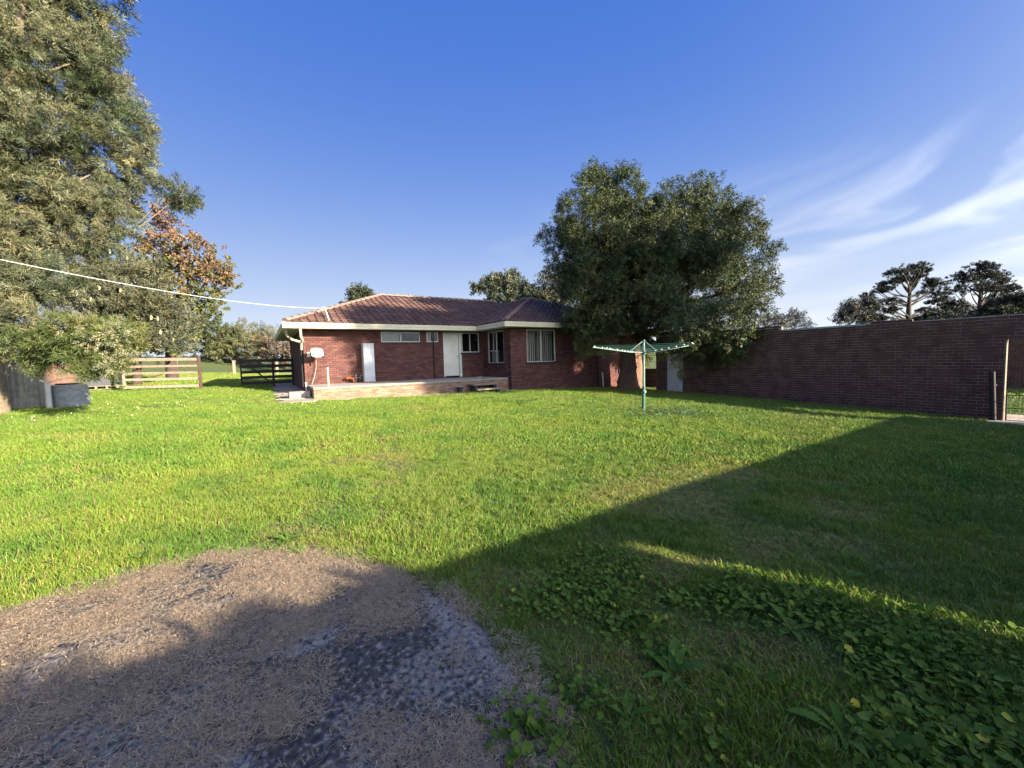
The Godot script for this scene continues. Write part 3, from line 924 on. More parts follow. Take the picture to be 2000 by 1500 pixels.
# ------------------------------------------------------------------ yard wall on the right
func build_yard_wall() -> void:
	var w := thing("brick_yard_wall", "long dark brick wall with pale mortar and a stepped top", "wall", Vector3.ZERO)
	var Z := Vector3(0, 0, 1); var X := Vector3.RIGHT
	var WX := 16.33
	var o := Vector3(WX, 0, -12.9) # s = z + 12.9
	var top := func(s: float) -> float:
		var z := s - 12.9
		if z < -7.35: return 2.52
		if z < -4.9: return 2.38
		if z < -3.88: return 2.47
		return 2.40
	var door := [0.62, 1.46, -0.3, 1.95]
	var gate := [10.82, 13.3, -0.6, 1.79]
	var len := 14.3
	var segs := [[0.0, 5.55, 2.52], [5.55, 8.0, 2.38], [8.0, 9.02, 2.47], [9.02, 14.3, 2.40]]
	for sg in segs:
		var hs := []
		for h in [door, gate]:
			if h[0] < sg[1] and h[1] > sg[0]:
				hs.append([h[0] - sg[0], h[1] - sg[0], h[2], h[3]])
		obj(wall_body(o + Z * sg[0], Z, -X, sg[1] - sg[0], -0.8, sg[2] - 0.004, hs, 0.23), "wall_core", M.mortar_pale, w)
	brickwork(w, o, Z, -X, len, -0.54, top, [door, gate], "yard", 290, 0.11, 0.05)
	var cp := MB.new(); cp.box(Vector3(WX + 0.1, 2.395, -6.12), Vector3(0.3, 0.03, 2.42)); cp.box(Vector3(WX - 0.045, 2.375, -6.12), Vector3(0.012, 0.05, 2.42)); obj(cp, "metal_capping", M.galv, w)
	cp = MB.new(); cp.box(Vector3(WX + 0.1, 2.535, -10.1), Vector3(0.3, 0.03, 5.5)); obj(cp, "metal_capping", M.sill, w)
	var jb := MB.new(); jb.box(Vector3(WX + 0.11, 0.72, -2.065), Vector3(0.19, 2.14, 0.025)); obj(jb, "jamb", M.timber_pale, w)
	# the side door
	var d := group_part("door", w)
	d.set_meta("label", "white boarded side door half hidden by leaves")
	for i in 6:
		var bd := MB.new()
		bd.bbox(Vector3(WX + 0.03, 0.9, -12.28 + 0.14 * (i + 0.5)), Vector3(0.03, 2.1, 0.134), 0.006)
		obj(bd, "board", M.white, d)
	var hd := MB.new(); hd.box(Vector3(WX - 0.02, 0.95, -12.2), Vector3(0.07, 0.03, 0.1)); hd.box(Vector3(WX - 0.05, 0.95, -12.14), Vector3(0.02, 0.02, 0.14)); obj(hd, "handle", M.steel, d)
	# black post and wire gate
	var p := thing("black_downpipe", "black pipe standing against the brick wall by the gateway", "pipe", Vector3(16.24, gy(16.24, -2.3) - 0.05, -2.3))
	var mb := MB.new(); mb.tube([Vector3(0, 0, 0.1), Vector3(0, 1.35, 0.04)], [0.055, 0.055], 10); obj(mb, "pipe", M.black, p)
	mb = MB.new(); mb.box(Vector3(0.03, 1.0, 0.06), Vector3(0.06, 0.04, 0.13)); obj(mb, "clip", M.steel, p)
	var g := thing("wire_gate", "low wire mesh gate across the gateway in the brick wall", "gate", Vector3(16.45, gy(16.45, -1.2), -1.2))
	mb = MB.new()
	for y in [0.06, 0.38, 0.72]:
		mb.tube([Vector3(0, y, -0.82), Vector3(0, y, 1.3)], [0.012, 0.012], 6)
	mb.tube([Vector3(0, 0.0, -0.82), Vector3(0, 0.74, -0.82)], [0.016, 0.016], 6)
	mb.tube([Vector3(0, 0.0, 1.3), Vector3(0, 0.74, 1.3)], [0.016, 0.016], 6)
	obj(mb, "frame", M.black, g)
	mb = MB.new()
	for i in 14:
		mb.tube([Vector3(0, 0.06, -0.75 + i * 0.15), Vector3(0, 0.72, -0.75 + i * 0.15)], [0.003, 0.003], 4)
	for i in 5:
		mb.tube([Vector3(0, 0.14 + i * 0.12, -0.82), Vector3(0, 0.14 + i * 0.12, 1.3)], [0.003, 0.003], 4)
	obj(mb, "mesh_wire", M.steel, g)
	# the brick wall at the far side of the next yard
	var f := thing("brick_boundary_wall", "dark brick wall seen through the gateway across sunlit grass", "wall", Vector3.ZERO)
	var fo := Vector3(31.4, 0, -10.0)
	obj(wall_body(fo, Z, -X, 14.0, -1.2, 2.7, [], 0.23), "wall_core", M.mortar_pale, f)
	brickwork(f, fo + Z * 4.6, Z, -X, 4.0, -0.9, func(_s): return 2.7, [], "yard", 60)
	# stacked timber and post in the gap past the end of the wall
	var st := thing("timber_stack", "stack of dark old timber behind the tree trunk", "timber", Vector3(17.9, gy(17, -14.0), -14.9))
	for i in 5:
		mb = MB.new()
		mb.bbox(Vector3(rr(-0.1, 0.1), 0.1 + i * 0.203, rr(-0.06, 0.06)), Vector3(0.3, 0.2, 2.2), 0.02, Basis(Vector3.UP, rr(-0.1, 0.1)))
		obj(mb, "beam", M.timber_dark, st)

# ------------------------------------------------------------------ rotary clothesline
func build_hoist() -> void:
	var o := Vector3(9.12, gy(9.12, -7.64), -7.64)
	var t := thing("rotary_clothesline", "green rotary clothesline with four arms standing in the lawn", "clothesline", o)
	var mb := MB.new(); mb.tube([Vector3(0, -0.1, 0), Vector3(0.02, 0.75, 0)], [0.045, 0.045], 12); obj(mb, "post", M.hoist_green, t)
	mb = MB.new(); mb.tube([Vector3(0.02, 0.72, 0), Vector3(0.05, 2.05, -0.02)], [0.034, 0.034], 12); obj(mb, "inner_post", M.hoist_pale, t)
	mb = MB.new(); mb.box(Vector3(0.0, 0.6, 0.05), Vector3(0.05, 0.05, 0.05)); mb.tube([Vector3(0.0, 0.6, 0.06), Vector3(-0.09, 0.6, 0.14)], [0.01, 0.01], 6); obj(mb, "crank", M.white, t)
	var hub := Vector3(0.045, 1.7, -0.015); var peak := Vector3(0.05, 2.04, -0.02)
	mb = MB.new(); mb.tube([hub + Vector3(0, -0.05, 0), hub + Vector3(0, 0.05, 0)], [0.06, 0.06], 10); mb.tube([peak + Vector3(0, -0.04, 0), peak + Vector3(0, 0.02, 0)], [0.05, 0.04], 10); obj(mb, "hub", M.hoist_green, t)
	var ends := []
	for k in 4:
		var a := deg_to_rad(8.0 + 90.0 * k)
		var d := Vector3(cos(a), 0, sin(a))
		var R := 1.72
		ends.append([d, R])
		mb = MB.new()
		mb.tube([hub + d * 0.05, hub + d * 0.5 + Vector3.UP * 0.02, hub + d * R + Vector3.UP * 0.17], [0.016, 0.016, 0.014], 8)
		obj(mb, "arm", M.hoist_pale, t)
		mb = MB.new()
		mb.tube([peak, hub + d * 0.5 + Vector3.UP * 0.03], [0.01, 0.01], 6)
		obj(mb, "strut", M.hoist_pale, t)
		for i in 6:
			var q := 0.42 + 0.25 * i
			mb = MB.new()
			mb.tube([hub + d * q + Vector3.UP * (0.02 + 0.13 * (q - 0.5)), hub + d * q + Vector3.UP * (0.055 + 0.13 * (q - 0.5))], [0.02, 0.02], 6)
			obj(mb, "line_clip", M.white, t)
	for i in 6:
		var q := 0.42 + 0.25 * i
		for k in 4:
			mb = MB.new()
			var a: Vector3 = hub + ends[k][0] * q + Vector3.UP * (0.05 + 0.13 * (q - 0.5))
			var b: Vector3 = hub + ends[(k + 1) % 4][0] * q + Vector3.UP * (0.05 + 0.13 * (q - 0.5))
			mb.tube([a, (a + b) / 2 - Vector3.UP * 0.015, b], [0.0045, 0.0045, 0.0045], 4)
			obj(mb, "line", M.hoist_green, t)

# ------------------------------------------------------------------ gates and clutter on the left
func build_left() -> void:
	var y0 := gy(-3.5, -22.0)
	var g := thing("timber_gate", "open weathered timber paddock gate of five pale boards", "gate", Vector3(-2.3, y0, -22.0))
	var lens := [[1.3, 0.12], [1.02, 0.085], [0.74, 0.085], [0.48, 0.095], [0.17, 0.1]]
	for i in 5:
		var mb := MB.new()
		mb.bbox(Vector3(-1.22, lens[i][0], -0.03), Vector3(2.5, lens[i][1], 0.035), 0.006, Basis(Vector3(0, 0, 1), -0.008 - 0.004 * i))
		obj(mb, "board", M.timber_pale if i > 2 else M.timber_grey, g)
	var pm := MB.new(); pm.bbox(Vector3(0.03, 0.7, 0), Vector3(0.1, 1.46, 0.09), 0.01); obj(pm, "end_post", M.timber_red, g)
	pm = MB.new(); pm.bbox(Vector3(-2.42, 0.9, 0.06), Vector3(0.09, 1.3, 0.08), 0.01, Basis(Vector3(0, 0, 1), 0.03)); obj(pm, "hinge_post", M.timber_pale, g)
	pm = MB.new(); pm.bar(Vector3(-2.4, 0.2, -0.06), Vector3(-0.05, 1.2, -0.06), 0.05, 0.03, Vector3(0, 0, 1)); obj(pm, "brace", M.timber_red, g)
	y0 = gy(0.3, -24.6)
	g = thing("dark_timber_gate", "dark stained timber side gate joined to the house wall", "gate", Vector3(0.3, y0, -24.6))
	for i in 5:
		var mb := MB.new()
		mb.bbox(Vector3(0, 1.36 - i * 0.285, 0), Vector3(2.35, 0.15, 0.03), 0.005)
		obj(mb, "board", M.timber_dark, g)
	for s in [[-1.18, 0.07], [0.22, 0.11], [1.12, 0.09]]:
		var mb := MB.new(); mb.bbox(Vector3(s[0], 0.7, 0.055), Vector3(s[1], 1.5, 0.07), 0.008); obj(mb, "post", M.timber_dark, g)
	var br := MB.new(); br.bar(Vector3(-1.1, 1.4, 0.04), Vector3(0.15, 0.12, 0.04), 0.07, 0.03, Vector3(0, 0, 1)); obj(br, "brace", M.timber_dark, g)
	# tank, post, iron panel, pot, sheet on pallet
	var tk := thing("water_trough", "squat pale galvanised tank beside the white post", "tank", Vector3(-4.6, gy(-4.6, -16.1), -16.1))
	var mb := MB.new()
	mb.tube([Vector3(0, 0, 0), Vector3(0, 0.28, 0), Vector3(0, 0.3, 0), Vector3(0, 0.34, 0), Vector3(0, 0.36, 0), Vector3(0, 0.52, 0), Vector3(0, 0.6, 0), Vector3(0, 0.62, 0)], [0.39, 0.39, 0.41, 0.41, 0.39, 0.38, 0.35, 0.26], 28)
	obj(mb, "tank_body", M.galv, tk)
	mb = MB.new(); mb.tube([Vector3(0, 0.61, 0), Vector3(0, 0.65, 0)], [0.28, 0.26], 20); obj(mb, "lid", M.black, tk)
	var ps := thing("white_post", "round white plastic post at the shrub edge", "post", Vector3(-4.86, gy(-4.8, -15.6), -15.62))
	mb = MB.new(); mb.tube([Vector3(0, -0.1, 0), Vector3(0, 0.72, 0)], [0.062, 0.062], 12); obj(mb, "post", M.white, ps)
	mb = MB.new(); mb.tube([Vector3(0, 0.72, 0), Vector3(0, 0.75, 0)], [0.07, 0.06], 12); obj(mb, "cap", M.white, ps)
	var ip := thing("iron_fence_panel", "leaning mottled corrugated iron panel under the big tree", "fence panel", Vector3(-5.5, gy(-5.4, -15.4), -15.5), 0.55)
	for k in 3:
		mb = MB.new()
		for i in 8:
			var x0 := -0.62 + k * 0.42 + i * 0.052
			mb.quad(Vector3(x0, 0.02, 0.012 if i % 2 else -0.012), Vector3(x0 + 0.052, 0.02, -0.012 if i % 2 else 0.012), Vector3(x0 + 0.052, 1.5, -0.012 if i % 2 else 0.012), Vector3(x0, 1.5, 0.012 if i % 2 else -0.012))
		obj(mb, "iron_sheet", M.iron_sheet, ip)
	mb = MB.new(); mb.box(Vector3(0, 1.3, -0.05), Vector3(1.3, 0.08, 0.05)); mb.box(Vector3(0, 0.3, -0.05), Vector3(1.3, 0.08, 0.05)); obj(mb, "rail", M.timber_dark, ip)
	var cp := thing("clay_pot", "big terracotta pot behind the galvanised tank", "pot", Vector3(-5.35, gy(-5.4, -18.0) - 0.05, -18.2))
	mb = MB.new(); mb.tube([Vector3(0, 0, 0), Vector3(0, 0.5, 0), Vector3(0, 1.05, 0), Vector3(0, 1.08, 0), Vector3(0, 1.2, 0)], [0.26, 0.36, 0.4, 0.44, 0.43], 20); obj(mb, "pot_body", M.clay, cp)
	mb = MB.new(); mb.tube([Vector3(0, 1.19, 0), Vector3(0, 1.215, 0)], [0.4, 0.36], 16); obj(mb, "soil", M.bark_dark, cp)
	var sh := thing("covered_pallet", "timber pallet stacked under a dark grey sheet by the gate", "pallet", Vector3(-6.0, gy(-6.0, -23.8), -23.4), 0.12)
	mb = MB.new(); mb.bbox(Vector3(0, 0.42, 0), Vector3(1.7, 0.5, 1.0), 0.03); obj(mb, "sheet", M.tarp, sh)
	for k in 2:
		mb = MB.new(); mb.box(Vector3(0, 0.03 + 0.13 * k, 0.0), Vector3(1.75, 0.025, 1.05)); obj(mb, "deck", M.timber_pale, sh)
	for k in 6:
		mb = MB.new(); mb.box(Vector3(-0.8 + k * 0.32, 0.095, 0.46), Vector3(0.07, 0.105, 0.09)); obj(mb, "pallet_block", M.timber_pale, sh)
	# far fence posts by the road
	var fp := 0
	for q in [[1.5, -52.0], [-2.5, -53.0], [-7.5, -54.0]]:
		fp += 1
		var f := thing("road_post", ["pale timber post by the road, between the two gates", "pale timber post by the road, behind the open gate", "pale timber post by the road, behind the banksia bush"][fp - 1], "post", Vector3(q[0], gy(q[0], q[1]), q[1]), 0.0, "posts along the road")
		mb = MB.new(); mb.bbox(Vector3(0, 0.7, 0), Vector3(0.28, 1.5, 0.28), 0.02); obj(mb, "post", M.timber_pale, f)
		mb = MB.new(); mb.bbox(Vector3(0, 1.47, 0), Vector3(0.34, 0.06, 0.34), 0.02); obj(mb, "cap", M.timber_pale, f)

# ------------------------------------------------------------------ the tall fence behind the camera (its shadow covers the near lawn)
func build_fence_behind() -> void:
	var f := thing("tall_steel_fence", "tall ribbed steel fence with a narrow gap, behind the concrete pad", "fence", Vector3(0, 0, 3.0))
	var xs := -9.0
	while xs < 18.5:
		var xe := xs + 0.79
		if xs < 4.11 and xe > 4.11:
			xe = 4.11
		if xs < 5.3 and xe > 5.3:
			xe = 5.3
		var mb := MB.new()
		var p := xs
		var i := 0
		var tp := 2.41
		while p < xe - 0.001:
			var q := minf(p + 0.1, xe)
			var a := 0.014 if i % 2 else -0.014
			mb.box(Vector3((p + q) / 2, tp / 2 - 0.1, a), Vector3(q - p + 0.002, tp + 0.2, 0.03))
			p = q; i += 1
		obj(mb, "steel_sheet", M.fence_sheet, f)
		xs = xe
		if absf(xs - 5.3) < 0.001:
			xs = 5.44
		if absf(xs - 4.11) < 0.001:
			xs = 4.132
	var tr := MB.new(); tr.box(Vector3(4.75, 2.3, 0), Vector3(27.5, 0.24, 0.06)); obj(tr, "top_rail", M.fence_sheet, f)
	tr = MB.new(); tr.box(Vector3(4.12, 2.0, 0.05), Vector3(0.2, 0.7, 0.03)); obj(tr, "patch_plate", M.fence_sheet, f)
	for x in [-8.9, -6.0, -3.0, 0.0, 3.0, 8.0, 11.0, 14.0, 18.4]:
		var ps := MB.new(); ps.box(Vector3(x, 1.1, 0.06), Vector3(0.06, 2.5, 0.06)); obj(ps, "post", M.fence_sheet, f)
	# creeper on top of the fence
	var c := thing("fence_creeper", "low leafy creeper growing along the top of the steel fence", "creeper", Vector3.ZERO)
	var tf := []; var tints := []
	for k in 9:
		var cx: float = [1.75, 2.05, 2.25, 2.7, 2.95, 3.05, 3.6, 3.7, 3.85][k]
		var w: float = [0.16, 0.14, 0.1, 0.2, 0.16, 0.12, 0.18, 0.14, 0.1][k]
		for i in 40:
			var p := Vector3(cx + rng.randfn(0, w * 0.5), 2.36 + absf(rng.randfn(0, 0.02 + 0.12 * w)), 3.0 + rr(-0.1, 0.1))
			tf.append(Transform3D(Basis(rdir(), rr(0, TAU)).scaled(Vector3.ONE * rr(0.25, 0.5)), p)); tints.append(Color(0.06, 0.1, 0.03))
	scatter(c, "foliage", sprigs["oval"], M.leaf, tf, tints).set_meta("kind", "stuff")

# ------------------------------------------------------------------ foliage
var sprigs := {}

func scatter(parent: Node, called: String, mesh: Mesh, m: Material, tf: Array, tints: Array) -> MultiMeshInstance3D:
	var mm := MultiMesh.new()
	mm.transform_format = MultiMesh.TRANSFORM_3D
	mm.use_colors = true
	mm.mesh = mesh
	mm.instance_count = tf.size()
	for i in tf.size():
		mm.set_instance_transform(i, tf[i])
		mm.set_instance_color(i, tints[i])
	var o := MultiMeshInstance3D.new()
	o.name = numbered(called) if parent == self else called
	o.multimesh = mm
	o.material_override = m
	parent.add_child(o, true)
	return o

func sprig(count: int, length: float, leaf: Vector2, spread: float, droop: float, seed_: int, curl := 0.0) -> ArrayMesh:
	# a twig of leaves along +Y; each leaf is a folded lozenge
	var r := RandomNumberGenerator.new(); r.seed = seed_
	var mb := MB.new()
	for i in count:
		var t := (i + r.randf()) / count
		var p := Vector3(r.randf_range(-0.03, 0.03), length * t - droop * length * t * t * 0.5, r.randf_range(-0.03, 0.03) + droop * length * t * t)
		var a := i * 2.4 + r.randf_range(-0.5, 0.5)
		var d := (Vector3(cos(a) * spread, 1.0 - spread * 0.6, sin(a) * spread) + Vector3(r.randf_range(-0.3, 0.3), r.randf_range(-0.3, 0.3) - curl, r.randf_range(-0.3, 0.3))).normalized()
		var s := d.cross(Vector3(r.randf_range(-1, 1), r.randf_range(-1, 1), r.randf_range(-1, 1))).normalized()
		var nn := s.cross(d).normalized()
		var l := leaf.x * r.randf_range(0.7, 1.25)
		var w := leaf.y * r.randf_range(0.75, 1.2)
		mb.col = Color.WHITE * r.randf_range(0.75, 1.2)
		var b := p; var e := p + d * l - nn * l * 0.08; var m := p + d * l * 0.45
		mb.tri(b, m + s * w * 0.5 + nn * w * 0.12, e); mb.tri(b, e, m - s * w * 0.5 + nn * w * 0.12)
	mb.col = Color(0.5, 0.4, 0.3)
	mb.tri(Vector3(-0.004, 0, 0), Vector3(0.004, 0, 0), Vector3(0, length * (1 - droop * 0.5), droop * length))
	return mb.mesh()

func needle_spray(seed_: int, length: float, branches: int, per: int, nl: float, nw: float) -> ArrayMesh:
	# a feathery spray: side twigs with fine narrow leaflets
	var r := RandomNumberGenerator.new(); r.seed = seed_
	var mb := MB.new()
	for b in branches:
		var t := (b + 0.5) / branches
		var base := Vector3(0, length * t * 0.75, 0)
		var a := b * 2.1 + r.randf_range(-0.6, 0.6)
		var dir := (Vector3(cos(a), 0, sin(a)) * r.randf_range(0.5, 0.9) + Vector3(0, r.randf_range(0.5, 1.0), 0)).normalized()
		var bl := length * r.randf_range(0.3, 0.5) * (1.1 - 0.5 * t)
		mb.col = Color(0.7, 0.6, 0.45)
		mb.tri(base - Vector3(0.003, 0, 0), base + Vector3(0.003, 0, 0), base + dir * bl)
		for i in per:
			var q := (i + 0.5) / per
			var p := base + dir * bl * q
			var d := (dir * 0.8 + Vector3(r.randf_range(-1, 1), r.randf_range(-1, 0.6), r.randf_range(-1, 1)) * 0.75).normalized()
			var s := d.cross(Vector3(r.randf_range(-1, 1), r.randf_range(-1, 1), r.randf_range(-1, 1))).normalized()
			mb.col = Color.WHITE * r.randf_range(0.7, 1.25)
			var l := nl * r.randf_range(0.7, 1.3)
			mb.tri(p - s * nw * 0.5, p + s * nw * 0.5, p + d * l)
			mb.tri(p + d * l * 0.15, p + d * l * 0.5 + s * nw, p + d * l)
	return mb.mesh()

func make_sprigs() -> void:
	sprigs["oval"] = sprig(16, 0.34, Vector2(0.085, 0.034), 0.75, 0.25, 5)
	sprigs["narrow"] = sprig(20, 0.4, Vector2(0.12, 0.034), 0.75, 0.35, 6, 0.15)
	sprigs["broad"] = sprig(16, 0.5, Vector2(0.17, 0.11), 0.85, 0.3, 7, 0.2)
	sprigs["big_narrow"] = sprig(20, 0.6, Vector2(0.2, 0.06), 0.75, 0.2, 8)
	sprigs["gum"] = sprig(22, 1.3, Vector2(0.4, 0.11), 0.9, 0.6, 9, 0.5)
	sprigs["pine"] = needle_spray(10, 1.1, 9, 10, 0.34, 0.055)
	sprigs["feather"] = needle_spray(11, 0.62, 9, 13, 0.125, 0.0135)
	sprigs["clump"] = sprig(26, 1.0, Vector2(0.3, 0.14), 0.9, 0.2, 12)
	sprigs["flower"] = sprig(18, 0.3, Vector2(0.07, 0.02), 0.6, 0.2, 13)

# lobes: [x, y, z, r] with optional flatness; returns nothing, adds a crown
func crown(parent: Node3D, lobes: Array, mesh: String, m: Material, dens: float, size: Vector2, tint: Callable, up := 0.3, flat := 0.85, lump := 0.45, drop := 0.0, called := "crown", cr_ := 0.33, gap := 9.0) -> void:
	# sprigs gather in clumps on the shell of every lobe, so that the clumps shade one another and gaps stay open
	var tf := []; var tints := []
	for l in lobes:
		var c := Vector3(l[0], l[1], l[2])
		var r: float = l[3]
		var fl: float = l[4] if l.size() > 4 else flat
		var cnt := int(dens * r * r * 12.56 * (0.4 + 0.6 * fl)) + 4
		var cr := r * cr_
		var k := maxi(int((0.4 + 0.6 * fl) * 3.6 / (cr_ * cr_) * clampf(r * 1.6, 0.12, 1.0)), 4)
		var per := maxi(cnt / k, 2)
		for j in k:
			var d := rdir()
			var rad := r * (1.0 - 0.6 * pow(rng.randf(), 1.6))
			rad *= 1.0 + lump * fine.get_noise_3d((c.x + d.x * r) * 22.0 / r, (c.y + d.y * r) * 22.0 / r, (c.z + d.z * r) * 22.0 / r)
			var cc := c + Vector3(d.x, d.y * fl, d.z) * rad
			if gap < 1.0 and fine.get_noise_3d(cc.x * 13.0, cc.y * 13.0 + 40.0, cc.z * 13.0) > gap:
				continue
			var hue := rr(-0.12, 0.12) # young growth is yellower, old growth greener
			var q := cr * rr(0.6, 1.15)
			for i in per:
				var e := rdir()
				var p := cc + Vector3(e.x, e.y * 0.75, e.z) * q * pow(rng.randf(), 0.45)
				p.y -= drop * rng.randf() * rng.randf()
				var ax := (d * 0.6 + e * 0.7 + Vector3(0, up, 0) + rdir() * 0.5).normalized()
				var b := Basis(Quaternion(Vector3.UP, ax)) if ax.y > -0.999 else Basis(Vector3.RIGHT, PI)
				b = b * Basis(Vector3.UP, rr(0, TAU))
				tf.append(Transform3D(b.scaled(Vector3.ONE * rr(size.x, size.y)), p))
				tints.append(tint.call(p, d) * Color(1.0 + hue, 1.0, 1.0 - hue))
	scatter(parent, called, sprigs[mesh], m, tf, tints).set_meta("kind", "stuff")

func limb(a: Vector3, b: Vector3, r0: float, r1: float, bend: float, mb: MB, sides := 7) -> void:
	var pts := []; var rad := []
	var k := 6
	var off := rdir() * a.distance_to(b) * bend
	for i in k + 1:
		var t := float(i) / k
		var p := a.lerp(b, t) + off * sin(PI * t) + Vector3(0, -sin(PI * t) * a.distance_to(b) * 0.05, 0)
		pts.append(p); rad.append(lerpf(r0, r1, pow(t, 0.8)))
	mb.tube(pts, rad, sides)

func limbs_to(parent: Node3D, from: Vector3, lobes: Array, r0: float, m: Material, bend := 0.12, sides := 7) -> void:
	for l in lobes:
		var mb := MB.new()
		limb(from + rdir() * r0 * 0.4, Vector3(l[0], l[1], l[2]), r0 * clampf(0.25 + l[3] * 0.18, 0.25, 0.7), 0.02 + r0 * 0.06, bend, mb, sides)
		obj(mb, "limb", m, parent)

func mix_tint(a: Color, b: Color, scale_ := 1.2, jitter := 0.25) -> Callable:
	return func(p: Vector3, _d: Vector3) -> Color:
		var k := clampf(0.5 + fine.get_noise_3d(p.x * 9.0 * scale_, p.y * 9.0 * scale_, p.z * 9.0 * scale_) * 0.9 + rr(-0.35, 0.35), 0, 1)
		return a.lerp(b, k) * (1.0 + rr(-jitter, jitter))

func scaled_lobes(ls: Array, k: float) -> Array: # same lobes, k times farther from the viewpoint and larger
	var out := []
	for l in ls:
		out.append([l[0] * k, CAM.y + (l[1] - CAM.y) * k, l[2] * k, l[3] * k])
	return out

